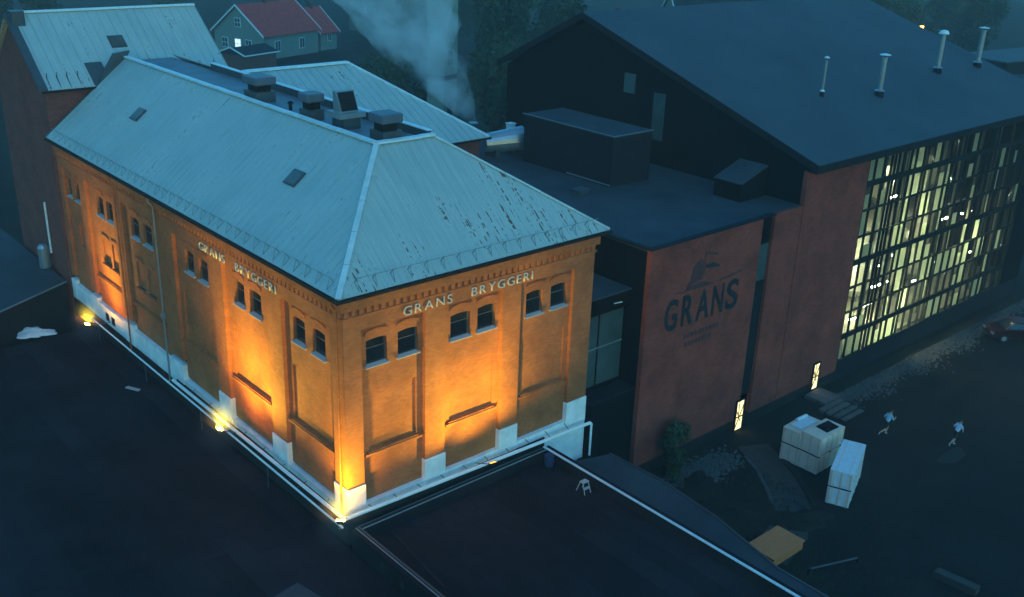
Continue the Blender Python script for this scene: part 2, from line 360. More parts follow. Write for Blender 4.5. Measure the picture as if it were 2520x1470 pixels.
def gp2():
    return 22.0+random.gauss(0, 1.2), -2.4+random.gauss(0, 0.5)
gravel_patch('gravel_bed', gp2, 1500, 'rounded bed of loose gravel below the large wall lettering')

# ------------------------------------------------------------------ flat roofs in front of the brewery
lr = thing('low_roof_building', 'wide dark flat roof left of the lit brewery, no parapet lights', 'building', (-30, 0, ZG))
part('wall', 'concrete_dark', lr, MB().box(-70, -0.32, -60, 29.2, ZG, -1.62))
part('roof', 'felt_roof', lr, MB().box(-70, -0.24, -60, 29.4, -1.66, -1.6))
M_ = MATS['felt_roof'].copy(); M_.name = 'felt_strip'; MATS['felt_strip'] = M_; n_ = M_.node_tree; b_ = n_.nodes['Principled BSDF']; lk_ = b_.inputs['Base Color'].links[0]; src_ = lk_.from_socket
oi_ = n_.nodes.new('ShaderNodeObjectInfo'); mr_ = n_.nodes.new('ShaderNodeMapRange'); mr_.inputs[3].default_value = 0.78; mr_.inputs[4].default_value = 1.3; n_.links.new(oi_.outputs['Random'], mr_.inputs[0])
mx_ = n_.nodes.new('ShaderNodeMix'); mx_.data_type = 'RGBA'; mx_.blend_type = 'MULTIPLY'; mx_.inputs[0].default_value = 1; n_.links.new(src_, mx_.inputs[6]); n_.links.new(mr_.outputs[0], mx_.inputs[7]); n_.links.new(mx_.outputs[2], b_.inputs['Base Color'])
def felt_strips(root, x0, x1, y0, y1, z):
    x = x1
    while x > x0+0.2:
        xa = max(x0, x-1.05)
        ys = [y0]; 
        while ys[-1] < y1-1: ys.append(min(y1, ys[-1]+random.uniform(7, 11)))
        for a_, b2 in zip(ys, ys[1:]):
            part('felt_strip', 'felt_strip', root, MB().prism([(xa-0.06, a_, z), (x, a_, z), (x, a_, z+0.006), (xa-0.06, a_, z+0.022)], (0, b2-a_-0.012, 0)))
        x = xa
felt_strips(lr, -17, -0.26, -14, 29.2, -1.598)
part('roof_patch', 'felt_roof_grey', lr, MB().prism([(-4.6, -2.9, -1.6), (-2.9, -2.6, -1.6), (-3.2, -1.1, -1.6), (-4.9, -1.4, -1.6)], (0, 0, 0.03)))

fr_ = thing('flat_roof_building', 'dark flat roof with low parapets at the foot of the lit front', 'building', (6, -20, ZG))
part('wall', 'concrete_dark', fr_, MB().box(-0.2, 11.2, -60, -0.75, ZG, -1.24))
part('roof', 'felt_roof', fr_, MB().box(0.1, 11.1, -60, -0.72, -1.25, -1.22)); felt_strips(fr_, 0.13, 11.05, -17, -0.76, -1.218)
pw = part('parapet', 'felt_roof', fr_, MB().box(-0.22, 0.12, -60, -0.56, -1.65, -0.62))
part('coping', 'grey_metal', pw, MB().box(-0.02, 0.02, -60, -0.54, -0.62, -0.585)); part('coping', 'dark_metal', pw, MB().box(0.1, 0.18, -60, -0.54, -0.62, -0.59))
for yy in (-3.1, -4.5, -6.2): part('scupper', 'black_metal', pw, MB().box(-0.3, -0.2, yy, yy+0.28, -1.3, -0.95))
pf = part('parapet', 'felt_roof', fr_, MB().box(0.12, 11.06, -0.74, -0.5, -1.65, -0.66))
part('coping', 'grey_metal', pf, MB().box(0.12, 11.06, -0.76, -0.71, -0.66, -0.62)); part('coping', 'dark_metal', pf, MB().box(0.12, 11.06, -0.54, -0.46, -0.655, -0.63))
pr = part('parapet', 'felt_roof', fr_, MB().box(11.06, 11.4, -60, -0.5, -1.65, -0.64))
part('coping', 'pale_trim', pr, MB().box(11.02, 11.13, -60, -0.48, -0.64, -0.585))
# lower strip outside the right parapet
ls = thing('lower_roof_strip', 'narrow dark lower roof beside the parapet above the yard', 'building', (13, -20, ZG))
part('wall', 'concrete_dark', ls, MB().prism([(11.42, 0.2, ZG), (15.2, -1.0, ZG), (15.35, -4.5, ZG), (14.9, -8.3, ZG), (13.9, -12.5, ZG), (13.6, -60, ZG), (11.42, -60, ZG)], (0, 0, 2.86)))
part('roof', 'felt_roof_grey', ls, MB().prism([(11.41, 0.2, -2.34), (15.3, -1.1, -2.34), (15.45, -4.6, -2.34), (15.0, -8.4, -2.34), (14.0, -12.5, -2.34), (13.7, -60, -2.34), (11.41, -60, -2.34)], (0, 0, 0.05)))
part('edge_trim', 'dark_metal', ls, ribbon([(15.35, -1.1), (15.5, -4.6), (15.05, -8.4), (14.05, -12.5), (13.75, -40)], 0.1, -2.3, 0.07))
# teal raised roof at the far left
tr_ = thing('raised_roof', 'raised grey roof slab at the far left beyond the white heap', 'building', (-4, 33, ZG))
part('wall', 'concrete_dark', tr_, MB().prism([(-16, 24.2, ZG), (-0.35, 33.1, ZG), (-0.35, 60, ZG), (-30, 60, ZG)], (0, 0, 5.5)))
part('roof', 'felt_roof_grey', tr_, MB().prism([(-16, 24.1, 0.3), (-0.3, 33.0, 0.3), (-0.3, 60, 0.3), (-30, 60, 0.3)], (0, 0, 0.1)))
part('edge_trim', 'grey_metal', tr_, MB().bar((-16, 24.06, 0.4), (-0.3, 32.96, 0.4), 0.06, 0.08))

# ------------------------------------------------------------------ the lit brewery
BW, BL, BH = 14.34, 32.6, 10.0
br = thing('brewery_building', 'floodlit orange brick brewery with pale metal hipped roof', 'building', (7, 16, -1.7))
REC = 0.2
front_bays = [(0.86, 4.1), (5.2, 8.5), (9.6, 13.0)]
left_bays = [(0.95, 5.05), (6.35, 10.6), (11.8, 16.1), (17.75, 22.75), (24.0, 28.2), (29.2, 32.0)]
fw = [(1.2, 2.25), (2.8, 3.85), (5.62, 6.72), (7.16, 8.22), (10.1, 11.15), (11.68, 12.75)]
lw = [(1.72, 2.75), (3.35, 4.36), (7.18, 8.25), (8.78, 9.75), (12.55, 13.55), (14.1, 15.1), (19.15, 20.3), (20.85, 21.95), (24.45, 25.5), (25.95, 26.95), (29.8, 30.5), (31.15, 31.85)]
WZ0, WZ1 = 6.4, 7.62
fh = [(a, b, WZ0, WZ1, 0.06) for a, b in fw]; lh = [(a, b, WZ0, WZ1, 0.06) for a, b in lw]
# blind recesses in the lower storey
fblind = [(1.25, 3.75, 2.42, 5.2, 0.0), (5.6, 8.15, 2.42, 5.2, 0.0), (9.95, 12.7, 2.42, 5.2, 0.0)]
lblind = [(1.3, 4.7, 2.42, 5.2, 0.0), (6.75, 10.2, 2.42, 5.2, 0.0), (12.2, 15.7, 2.42, 5.2, 0.0)]
lsmall = [(19.35, 20.35, 3.45, 5.05, 0.12), (20.8, 21.8, 3.45, 5.05, 0.12), (24.3, 25.35, 3.45, 5.05, 0.12), (25.7, 26.75, 3.45, 5.05, 0.12), (29.9, 30.6, 3.45, 5.0, 0.12)]
mb = MB()
for (a, b) in front_bays:
    hs = [h for h in fh+fblind if a < h[0] < b]
    w_ = [h for h in hs if h[2] > 6]; bl = [h for h in hs if h[2] < 6]
    wall_faces(mb, 'y', REC, a, b, 0.0, 8.25, w_+[q for q in bl], 0.14)
    for h in bl: mb.quad((h[0], REC+0.09, h[2]), (h[1], REC+0.09, h[2]), (h[1], REC+0.09, h[3]), (h[0], REC+0.09, h[3]))
part('front_wall', 'brick', br, mb)
mb = MB()
for (a, b) in left_bays:
    hs = [h for h in lh+lblind+lsmall if a < h[0] < b]
    wall_faces(mb, 'x', REC, a, b, 0.0, 8.25, hs, 0.14)
    for h in hs:
        if h[2] < 6: mb.quad((REC+0.09, h[0], h[2]), (REC+0.09, h[1], h[2]), (REC+0.09, h[1], h[3]), (REC+0.09, h[0], h[3]))
part('side_wall', 'brick', br, mb)
# piers, frieze (butt against bays)
fp = [0.0]+[v for b in front_bays for v in b]+[BW]; fpiers = list(zip(fp[0::2], fp[1::2]))
lp = [0.35]+[v for b in left_bays for v in b]+[BL]; lpiers = list(zip(lp[0::2], lp[1::2]))
for i, (a, b) in enumerate(fpiers): part('pier', 'brick', br, MB().box(a, b, 0.0, 0.35, 1.0, 8.25))
for i, (a, b) in enumerate(lpiers): part('pier', 'brick', br, MB().box(0.0, 0.35, a, b, 1.0, 8.25))
fz = part('frieze', 'brick', br, MB().box(0.0, BW, 0.0, 0.4, 8.25, 9.9).box(0.0, 0.4, 0.4, BL, 8.25, 9.9))
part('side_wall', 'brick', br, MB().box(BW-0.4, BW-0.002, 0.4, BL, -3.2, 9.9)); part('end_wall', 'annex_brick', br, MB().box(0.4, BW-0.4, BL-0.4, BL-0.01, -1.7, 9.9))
# cornice with corbelled bricks
co = part('cornice', 'brick', br, MB().box(-0.16, BW+0.16, -0.16, -0.002, 9.25, 9.85).box(-0.16, -0.002, -0.002, BL, 9.25, 9.85))
part('string_course', 'brick', co, MB().box(-0.07, BW+0.07, -0.07, -0.003, 8.84, 8.93).box(-0.07, -0.003, -0.003, BL, 8.84, 8.93))
dm = MB().box(-0.09, 0.09, -0.055, 0.055, 0, 0.26).mesh('corbel', 'brick'); dml = MB().box(-0.055, 0.055, -0.09, 0.09, 0, 0.26).mesh('corbel', 'brick')
cl = world_loc(co)
x = 0.1
while x < BW: put('corbel', dm, co, Vector((x, -0.058, 8.985))-cl); x += 0.36
yv = 0.15
while yv < BL: put('corbel', dml, co, Vector((-0.058, yv, 8.985))-cl); yv += 0.36
# arched hoods over windows, ledges, window sets
def arch_hood(axis, a, b, z, rise=0.13, t=0.12, plane=REC):
    mb = MB(); n = 8; pts = []
    for k in range(n+1):
        q = -1+2*k/n; pts.append((a+(b-a)*k/n, z+rise*(1-q*q)))
    for p, q in zip(pts, pts[1:]):
        poly = [(p[0], p[1]), (q[0], q[1]), (q[0], q[1]+t), (p[0], p[1]+t)]
        if axis == 'y': mb.prism([(u, plane-0.055, w) for u, w in poly], (0, 0.05, 0))
        else: mb.prism([(plane-0.055, u, w) for u, w in poly], (0.05, 0, 0))
    return part('window_hood', 'brick', br, mb)
def window(axis, a, b, z0=WZ0, z1=WZ1, plane=REC):
    w = 0.06; P = (lambda u0, u1, d0, d1, c0, c1: (u0, u1, plane+d0, plane+d1, c0, c1)) if axis == 'y' else (lambda u0, u1, d0, d1, c0, c1: (plane+d0, plane+d1, u0, u1, c0, c1))
    mb = MB()
    for q in ((a, a+w, 0.14, 0.2, z0, z1), (b-w, b, 0.14, 0.2, z0, z1), (a+w, b-w, 0.14, 0.2, z0, z0+w), (a+w, b-w, 0.14, 0.2, z1-w, z1), (a+w, b-w, 0.145, 0.19, z0+0.74, z0+0.78)): mb.box(*P(*q))
    f = part('window', 'frame_dark', br, mb)
    part('pane', 'glass_dark', f, MB().box(*P(a+w, b-w, 0.165, 0.175, z0+w, z1-w)))
    mbs = MB()
    if axis == 'y': mbs.prism([(a-0.08, plane-0.1, z0-0.06), (a-0.08, plane-0.1, z0-0.02), (a-0.08, plane+0.13, z0+0.05), (a-0.08, plane+0.13, z0-0.06)], (b-a+0.16, 0, 0))
    else: mbs.prism([(plane-0.1, a-0.08, z0-0.06), (plane-0.1, a-0.08, z0-0.02), (plane+0.13, a-0.08, z0+0.05), (plane+0.13, a-0.08, z0-0.06)], (0, b-a+0.16, 0))
    part('sill', 'sill_grey', f, mbs)
for a, b in fw: window('y', a, b); arch_hood('y', a-0.08, b+0.08, 7.82)
for a, b in lw: window('x', a, b); arch_hood('x', a-0.08, b+0.08, 7.82)
for h in lsmall: arch_hood('x', h[0]-0.06, h[1]+0.06, 5.12, 0.1, 0.08)
for h in lsmall[:4]: part('sill', 'brick', br, MB().box(REC-0.16, REC+0.08, h[0]-0.08, h[1]+0.08, 3.36, 3.45))
for (a, b) in front_bays: part('ledge', 'brick', br, MB().box(a+0.12, b-0.12, REC-0.14, REC+0.02, 2.2, 2.3).box(a+0.3, b-0.3, REC-0.1, REC+0.02, 2.3, 2.38))
for (a, b) in left_bays[:5]: part('ledge', 'brick', br, MB().box(REC-0.14, REC+0.02, a+0.12, b-0.12, 2.2, 2.3).box(REC-0.1, REC+0.02, a+0.3, b-0.3, 2.3, 2.38))
# white plinth: low band in the bays, tall blocks on the piers
for a, b in fpiers: part('plinth_block', 'plinth_white', br, MB().box(a-0.04, b+0.03, -0.07, 0.33, -0.4, 1.0), bevel=0.015)
for a, b in lpiers:
    if a > 16: part('plinth_block', 'plinth_white', br, MB().box(-0.07, 0.33, a-0.03, b+0.03, -0.6, 0.72), bevel=0.015)
    else: part('plinth_block', 'plinth_white', br, MB().box(-0.07, 0.33, a-0.03 if a > 1 else a, b+0.03, -0.4, 1.0), bevel=0.015)
for a, b in front_bays: part('plinth', 'plinth_white', br, MB().box(a+0.032, b-0.042, -0.03, 0.5, -0.4, 0.0))
for i, (a, b) in enumerate(left_bays): part('plinth', 'plinth_white', br, MB().box(-0.03, 0.5, a+0.032, b-0.032, -0.4 if i < 3 else -0.6, -0.1 if i < 3 else 0.5))
part('shaded_foundation', 'concrete_dark', br, MB().box(-0.1, 11.48, -0.1, 0.4, -1.7, -0.402).box(-0.1, 0.4, 0.4, BL, -1.7, -0.602).box(-0.1, 0.4, 0.4, 17.0, -0.602, -0.402))  # dark band; the shade below the rail is put into its colour
part('plinth', 'plinth_white', br, MB().box(13.0, BW+0.05, 0.332, 0.9, -3.4, 1.0))
part('plinth', 'plinth_white', br, MB().box(11.5, BW+0.02, -0.05, 0.3, -2.6, -0.402))
# hatch grilles in the tall side plinth
for yy in (25.7, 26.6): part('grille', 'black_metal', br, MB().box(-0.05, -0.032, yy, yy+0.5, -0.35, 0.15))
# ---- roof: every sheet a panel with its standing seam
EO = 0.44; FX0, FX1, FY0 = 5.0, 8.05, 4.8; RZ = 14.4
ml = (RZ-BH)/(FX0+EO); mf = (RZ-BH)/(FY0+EO)
def left_top(yy): return FX0 if yy >= FY0 else -EO+(yy+EO)*(FX0+EO)/(FY0+EO)
def front_top(xx):
    if xx < FX0: return -EO+(xx+EO)*(FY0+EO)/(FX0+EO)
    if xx > FX1: return FY0-(xx-FX1)*(FY0+EO)/(BW+EO-FX1)
    return FY0
part('roof_deck', 'dark_metal', br, MB().quad((-EO+.03, -EO+.03, BH-0.06), (BW+EO-.03, -EO+.03, BH-0.06), (BW+EO-.03, BL, BH-0.06), (-EO+.03, BL, BH-0.06)))
def roof_panel(pts, rib0, rib1, nrm, m_):
    mb = MB(); n = Vector(nrm).normalized()
    mb.prism([Vector(p)-n*0.05 for p in pts], n*0.05)
    mb.bar(Vector(rib0)+n*0.002, Vector(rib1)+n*0.002, 0.024, 0.024, up=n)
    return part('roof_panel', m_, br, mb)
yv = -EO; pw_ = 0.52
while yv < BL-0.05:
    y1 = min(yv+pw_, BL); t0, t1 = left_top(yv), left_top(y1)
    pts = [(-EO, yv, BH), (-EO, y1, BH), (t1, y1, BH+(t1+EO)*ml)]
    if t0 > -EO+0.01: pts.append((t0, yv, BH+(t0+EO)*ml))
    if yv < FY0 < y1: pts = [(-EO, yv, BH), (-EO, y1, BH), (FX0, y1, RZ), (FX0, FY0, RZ), (t0, yv, BH+(t0+EO)*ml)]
    roof_panel(pts, (-EO, y1-0.02, BH), (t1, y1-0.02, BH+(t1+EO)*ml), (-ml, 0, 1), 'roof_left'); yv = y1
x = -EO; pwf = 0.44
while x < BW+EO-0.02:
    x1 = min(x+pwf, BW+EO); t0, t1 = front_top(x), front_top(x1)
    pts = [(x, -EO, BH), (x1, -EO, BH)]
    if t1 > -EO+0.01: pts.append((x1, t1, BH+(t1+EO)*mf))
    for q in (FX1, FX0):
        if x < q < x1: pts.append((q, FY0, RZ))
    if t0 > -EO+0.01: pts.append((x, t0, BH+(t0+EO)*mf))
    xm = x1-0.02; tm = front_top(xm)
    roof_panel(pts, (xm, -EO, BH), (xm, tm, BH+(tm+EO)*mf), (0, -mf, 1), 'roof_front'); x = x1
part('roof_slope', 'roof_left', br, MB().prism([(BW+EO, -EO, BH), (BW+EO, BL, BH), (FX1, BL, RZ), (FX1, FY0, RZ)], (0, 0, -0.05)))
# flat top and its raised edges
part('flat_top', 'flat_metal', br, MB().box(FX0+0.02, FX1-0.02, FY0+0.02, BL, RZ-0.3, RZ-0.2))
for seg in ((5.0, 9.0), (9.05, 13.2), (13.25, 17.3), (17.35, 21.6), (21.65, 27.0)):
    u = part('upstand', 'dark_metal', br, MB().box(FX1-0.08, FX1+0.1, seg[0], seg[1], RZ-0.3, RZ+0.2)); part('coping', 'pale_trim', u, MB().box(FX1-0.14, FX1+0.16, seg[0], seg[1], RZ+0.2, RZ+0.24))
def caps(p0, p1, step, w, h, mname='pale_trim'):
    p0 = Vector(p0); p1 = Vector(p1); n = max(1, int((p1-p0).length/step)); 
    for k in range(n):
        a = p0.lerp(p1, k/n); b = p0.lerp(p1, (k+0.985)/n); j = Vector((0, 0, random.uniform(0, 0.02)))
        part('ridge_cap', mname, br, MB().bar(a+j, b+j, w, h))
caps((-EO-.02, -EO-.02, BH+0.05), (FX0, FY0, RZ+0.05), 1.6, 0.24, 0.07, 'hip_trim')
caps((BW+EO, -EO, BH+0.05), (FX1, FY0, RZ+0.05), 1.6, 0.14, 0.07, 'hip_trim')
caps((FX0-0.02, FY0, RZ+0.05), (FX1+0.1, FY0, RZ+0.05), 0.75, 0.34, 0.1)
caps((FX0, FY0+0.1, RZ+0.05), (FX0, BL, RZ+0.05), 1.1, 0.3, 0.1)
# verge at the far end, with its raised dark upper part
part('verge_wall', 'dark_metal', br, MB().prism([(2.9, BL-0.02, BH+(2.9+EO)*ml-0.05), (FX0, BL-0.02, RZ-0.05), (FX0+0.3, BL-0.02, RZ+0.4), (4.3, BL-0.02, RZ+0.28)], (0, 0.35, 0)))
part('verge', 'dark_metal', br, MB().bar((-EO, BL+0.04, BH-0.02), (FX0, BL+0.04, RZ-0.02), 0.1, 0.16))
# gutters, downpipes
part('gutter', 'black_metal', br, MB().box(-EO-0.13, BW+EO+0.1, -EO-0.13, -EO-0.01, BH-0.16, BH-0.04).box(-EO-0.13, -EO-0.01, -EO-0.01, BL, BH-0.16, BH-0.04))
part('soffit', 'black_metal', br, MB().box(-EO, BW+EO, -EO, 0.3, 9.9, 9.925).box(-EO, 0.3, 0.3, BL, 9.9, 9.925))
def downpipe(yy, z1, mname, hop=None):
    mb = MB().tube((-0.3, yy, 9.8), (-0.3, yy, 9.45), 0.055).tube((-0.3, yy, 9.45), (-0.1, yy-0.06, 9.2), 0.05).tube((-0.1, yy-0.06, 9.2), (-0.1, yy-0.06, z1), 0.05).tube((-0.1, yy-0.06, z1), (-0.28, yy-0.06, z1-0.15), 0.05)
    o = part('downpipe', mname, br, mb)
    if hop: part('hopper', mname, o, MB().lathe([(0.06, hop-0.2), (0.16, hop), (0.16, hop+0.15), (0.08, hop+0.16)], 10, (-0.1, yy-0.06)))
downpipe(0.42, -0.9, 'brick'); downpipe(17.95, -0.8, 'grey_metal', 3.0); downpipe(23.3, -0.9, 'brick')
# snow guards on the eaves
def snow_guard(root, fn, s0, s1, step, n_axis):
    mb = MB(); a = Vector(fn(s0)); b = Vector(fn(s1)); up = Vector(n_axis).normalized()
    mb.tube(a+up*0.30, b+up*0.30, 0.014, n=5)
    g = part('snow_guard', 'guard_metal', root, mb); gl = world_loc(g)
    dn = (Vector(fn(s0, 1))-a)
    me = MB().bar((0, 0, 0), up*0.34, 0.025, 0.03, up=dn).bar(up*0.3, dn*0.42, 0.018, 0.018, up=up).bar((0, 0, 0), dn*0.42, 0.04, 0.02, up=up).mesh('bracket', 'guard_metal')
    s = s0
    while s <= s1: put('bracket', me, g, Vector(fn(s))-gl); s += step
snow_guard(br, lambda s, dd=0: (0.0-0.8*dd, s, BH+(0.0-0.8*dd+EO)*ml), 0.55, 32.2, 0.86, (-ml, 0, 1))
snow_guard(br, lambda s, dd=0: (s, 0.0-0.8*dd, BH+(0.0-0.8*dd+EO)*mf), 0.6, 14.2, 0.86, (0, -mf, 1))
# skylights on the left slope
def skylight(root, o, ex, ey, n, w, h):
    """o centre on plane, ex/ey unit in-plane vectors, n normal"""
    ex = Vector(ex).normalized(); ey = Vector(ey).normalized(); n = Vector(n).normalized(); o = Vector(o)
    q = lambda a, b, c: o+ex*a+ey*b+n*c
    f = part('skylight', 'dark_metal', root, MB().prism([q(-w/2, -h/2, -.02), q(w/2, -h/2, -.02), q(w/2, h/2, -.02), q(-w/2, h/2, -.02)], n*0.1))
    part('pane', 'skylight_glass', f, MB().prism([q(-w/2+.07, -h/2+.07, .08), q(w/2-.07, -h/2+.07, .08), q(w/2-.07, h/2-.07, .08), q(-w/2+.07, h/2-.07, .08)], n*0.015))
for cy, cx in ((7.95, 2.65), (25.15, 2.5)): skylight(br, (cx, cy, BH+(cx+EO)*ml), (0, 1, 0), (1, 0, ml), (-ml, 0, 1), 0.95, 0.85)

# white handrail pipe round the foot of the building
pp = thing('railing_pipe', 'white tubular rail on brackets running round the foot of the brewery', 'railing', (-0.5, -0.5, -1.6))
rp_ = part('rail', 'pipe_white', pp, MB().tube((-0.5, 16.5, -0.15), (-0.5, -0.42, 0.02), 0.085).tube((-0.5, -0.42, 0.02), (-0.42, -0.5, 0.02), 0.085).tube((-0.42, -0.5, 0.02), (14.3, -0.5, -0.35), 0.085).tube((14.3, -0.5, -0.35), (14.42, -0.5, -0.5), 0.08).tube((14.42, -0.5, -0.5), (14.42, -0.5, -2.3), 0.06))
part('lower_rail', 'pipe_white', pp, MB().tube((-0.62, 28.0, -0.42), (-0.62, -0.5, -0.35), 0.05))
s = 1.0
while s < 14: part('bracket', 'dark_metal', pp, MB().tube((s, -0.02, -0.1), (s, -0.48, -0.02-s*0.026), 0.018, n=6)); s += 1.32
s = 1.5
while s < 16.5: part('bracket', 'dark_metal', pp, MB().tube((-0.02, s, -0.2), (-0.6, s, -0.36), 0.018, n=6)); s += 1.9
for s in (6.0, 13.0, 20.0, 27.0): part('post', 'dark_metal', pp, MB().tube((-0.62, s, -0.42), (-0.62, s, -1.6), 0.025, n=6))
# wall lettering
s1 = thing('wall_sign', 'pale raised letters GRANS BRYGGERI on the short front of the brewery', 'sign', (7, -0.03, 8.3))
letters(s1, 'GRANS', (1, 0, 0), (2.95, -0.03, 8.33), 0.42, {'gap': 0.42, 'bold': -0.007}, 'letter_white', 0.05, 1.15)
letters(s1, 'BRYGGERI', (1, 0, 0), (6.62, -0.03, 8.35), 0.42, {'gap': 0.40, 'bold': -0.007}, 'letter_white', 0.05, 1.12)
s2 = thing('wall_sign', 'pale raised letters GRANS BRYGGERI on the long left side of the brewery', 'sign', (-0.03, 8, 8.3))
letters(s2, 'GRANS', (0, -1, 0), (-0.03, 12.78, 8.3), 0.42, {'gap': 0.44, 'bold': -0.007}, 'letter_white', 0.05, 1.18)
letters(s2, 'BRYGGERI', (0, -1, 0), (-0.03, 9.02, 8.3), 0.42, {'gap': 0.44, 'bold': -0.007}, 'letter_white', 0.05, 1.1)

# rooftop ventilators on the flat top
def ventilator(name, label, x, yy, w, l, hood=False):
    z = RZ-0.2; t = thing(name, label, 'ventilator', (x, yy, z), group='roof ventilators')
    part('base', 'dark_metal', t, MB().box(x-w/2, x+w/2, yy-l/2, yy+l/2, z, z+0.55))
    if not hood:
        part('neck', 'black_metal', t, MB().box(x-w*.36, x+w*.36, yy-l*.36, yy+l*.36, z+0.55, z+0.9))
        part('cap', 'vent_cap', t, MB().prism([(x-w*.55, yy-l*.55, z+0.9), (x+w*.55, yy-l*.55, z+0.9), (x+w*.55, yy+l*.55, z+0.9), (x-w*.55, yy+l*.55, z+0.9)], (0, 0, 0.42)), bevel=0.05)
    else:
        part('deck', 'grey_metal', t, MB().box(x-w*.75, x+w*.75, yy-l*.6, yy+l*.6, z+0.55, z+0.8))
        f = part('hood', 'grey_metal', t, MB().prism([(x-.5, yy-.3, z+.8), (x-.5, yy+.35, z+.8), (x-.5, yy+.35, z+1.75), (x-.5, yy+.1, z+1.75)], (1.0, 0, 0)))
        part('louvre', 'black_metal', f, MB().prism([(x-.43, yy-.32, z+.86), (x-.43, yy+.06, z+1.68), (x+.43, yy+.06, z+1.68), (x+.43, yy-.32, z+.86)], (0, -0.03, 0.02)))
ventilator('roof_ventilator', 'boxy rooftop ventilator nearest the hip corner of the roof', 6.15, 5.75, 1.05, 1.05)
ventilator('roof_ventilator', 'rooftop ventilator with tilted dark louvre and flat deck', 6.2, 9.1, 0.95, 1.0, True)
ventilator('roof_ventilator', 'boxy rooftop ventilator in the middle, behind the louvred one', 5.75, 11.5, 0.85, 0.9)
ventilator('roof_ventilator', 'farthest rooftop ventilator on the flat top, widest of the boxy ones', 5.9, 17.0, 1.1, 1.4)
vp = thing('vent_pipe', 'small dark vent stub standing alone on the flat roof top', 'vent', (6.0, 14.0, RZ-0.2))
part('pipe', 'black_metal', vp, MB().tube((6.0, 14, RZ-0.2), (6.0, 14, RZ+0.15), 0.09)); part('cap', 'black_metal', vp, MB().lathe([(0.15, RZ+0.15), (0.16, RZ+0.2), (0.03, RZ+0.28)], 10, (6.0, 14)))

# ------------------------------------------------------------------ floodlights
def floodlight(label, loc, aim, power, foot, spot=100, blend=0.35, sides=(), glow=True):
    loc = Vector(loc); t = thing('floodlight', label, 'floodlight', loc, group='floodlights at the foot of the brewery')
    a = (Vector(aim)-loc).normalized(); s = a.cross(Vector((0, 0, 1))).normalized(); u = s.cross(a)
    w, h, dp = 0.19, 0.13, 0.16
    c = [s*w+u*h, -s*w+u*h, -s*w-u*h, s*w-u*h]
    hb = MB(); b0 = [q*0.6-a*dp for q in c]; b1 = c
    hb.v = [tuple(q) for q in b0+b1]; hb.f = [(3, 2, 1, 0)]+[(k, (k+1) % 4, 4+(k+1) % 4, 4+k) for k in range(4)]
    hb.build('housing', 'black_metal', t, local=True)
    MB().prism([q*0.92-a*0.03 for q in c], a*0.012).build('lens', 'lens_orange' if glow else 'lens_dim', t, local=True)
    MB().tube(-a*dp*0.7, Vector(foot)-loc, 0.022, n=6).build('arm', 'dark_metal', t, local=True)
    ld = bpy.data.lights.new('flood_light', 'SPOT'); ld.energy = power*0.6; ld.color = (1.0, 0.78, 0.06); ld.spot_size = R(spot); ld.spot_blend = blend; ld.shadow_soft_size = 0.10
    lo = bpy.data.objects.new('flood_light', ld); col.objects.link(lo); lo.parent = t; lo.location = a*0.03
    lo.rotation_euler = a.to_track_quat('-Z', 'Y').to_euler()
    # asymmetric optic: a narrower, stronger beam thrown up the wall
    lu = bpy.data.lights.new('flood_beam', 'SPOT'); lu.energy = power*1.7; lu.color = ld.color; lu.spot_size = R(86); lu.spot_blend = 1.0; lu.shadow_soft_size = 0.12
    lv = bpy.data.objects.new('flood_beam', lu); col.objects.link(lv); lv.parent = t; lv.location = a*0.035; up2 = Vector((a.x*0.2, a.y*0.2, a.z)).normalized(); lv.rotation_euler = up2.to_track_quat('-Z', 'Y').to_euler()
    for tgt, k in sides:      # batwing side throw along the wall
        ls_ = bpy.data.lights.new('flood_side', 'SPOT'); ls_.energy = power*k*0.6; ls_.color = ld.color; ls_.spot_size = R(78); ls_.spot_blend = 1.0; ls_.shadow_soft_size = 0.12
        lq = bpy.data.objects.new('flood_side', ls_); col.objects.link(lq); lq.parent = t; lq.location = a*0.03; lq.rotation_euler = (Vector(tgt)-loc).normalized().to_track_quat('-Z', 'Y').to_euler()
    # mist ball added to give the lamp a glow
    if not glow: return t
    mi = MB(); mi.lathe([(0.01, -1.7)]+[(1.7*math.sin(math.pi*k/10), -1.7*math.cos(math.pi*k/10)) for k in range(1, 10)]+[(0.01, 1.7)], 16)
    o = mi.build('lamp_halo', 'halo_volume', label='added mist glowing round the '+label, cat='halo', kind='stuff'); o.location = loc
    return t
floodlight('orange floodlight in front of the middle bay of the short front', (6.72, -1.66, 0.68), (6.9, 0.0, 5.0), FLOOD*1.0, (7.05, -0.05, -0.25), 136, 1.0, (((2.4, 0.1, 4.6), 2.4), ((11.2, 0.1, 5.6), 1.8)), False)
floodlight('bright orange floodlight at the near corner of the brewery', (-0.86, -0.75, 0.26), (0.5, 0.8, 6.5), FLOOD*0.7, (-0.1, -0.1, -0.5), 130, 1.0, (((3.2, 0.1, 4.6), 1.6), ((0.1, 3.4, 4.6), 1.6)))
floodlight('bright orange floodlight on the left side, halfway along', (-1.69, 8.5, 0.82), (0.0, 8.3, 5.2), FLOOD*1.05, (-0.05, 9.4, -0.4), 134, 1.0, (((0.1, 4.4, 4.6), 2.2), ((0.1, 10.6, 5.4), 1.0)))
floodlight('orange floodlight on the left side, farthest from the camera', (-1.6, 25.85, 0.2), (0.0, 25.8, 5.0), FLOOD*0.8, (-0.05, 26.4, -0.3), 116, 1.0)

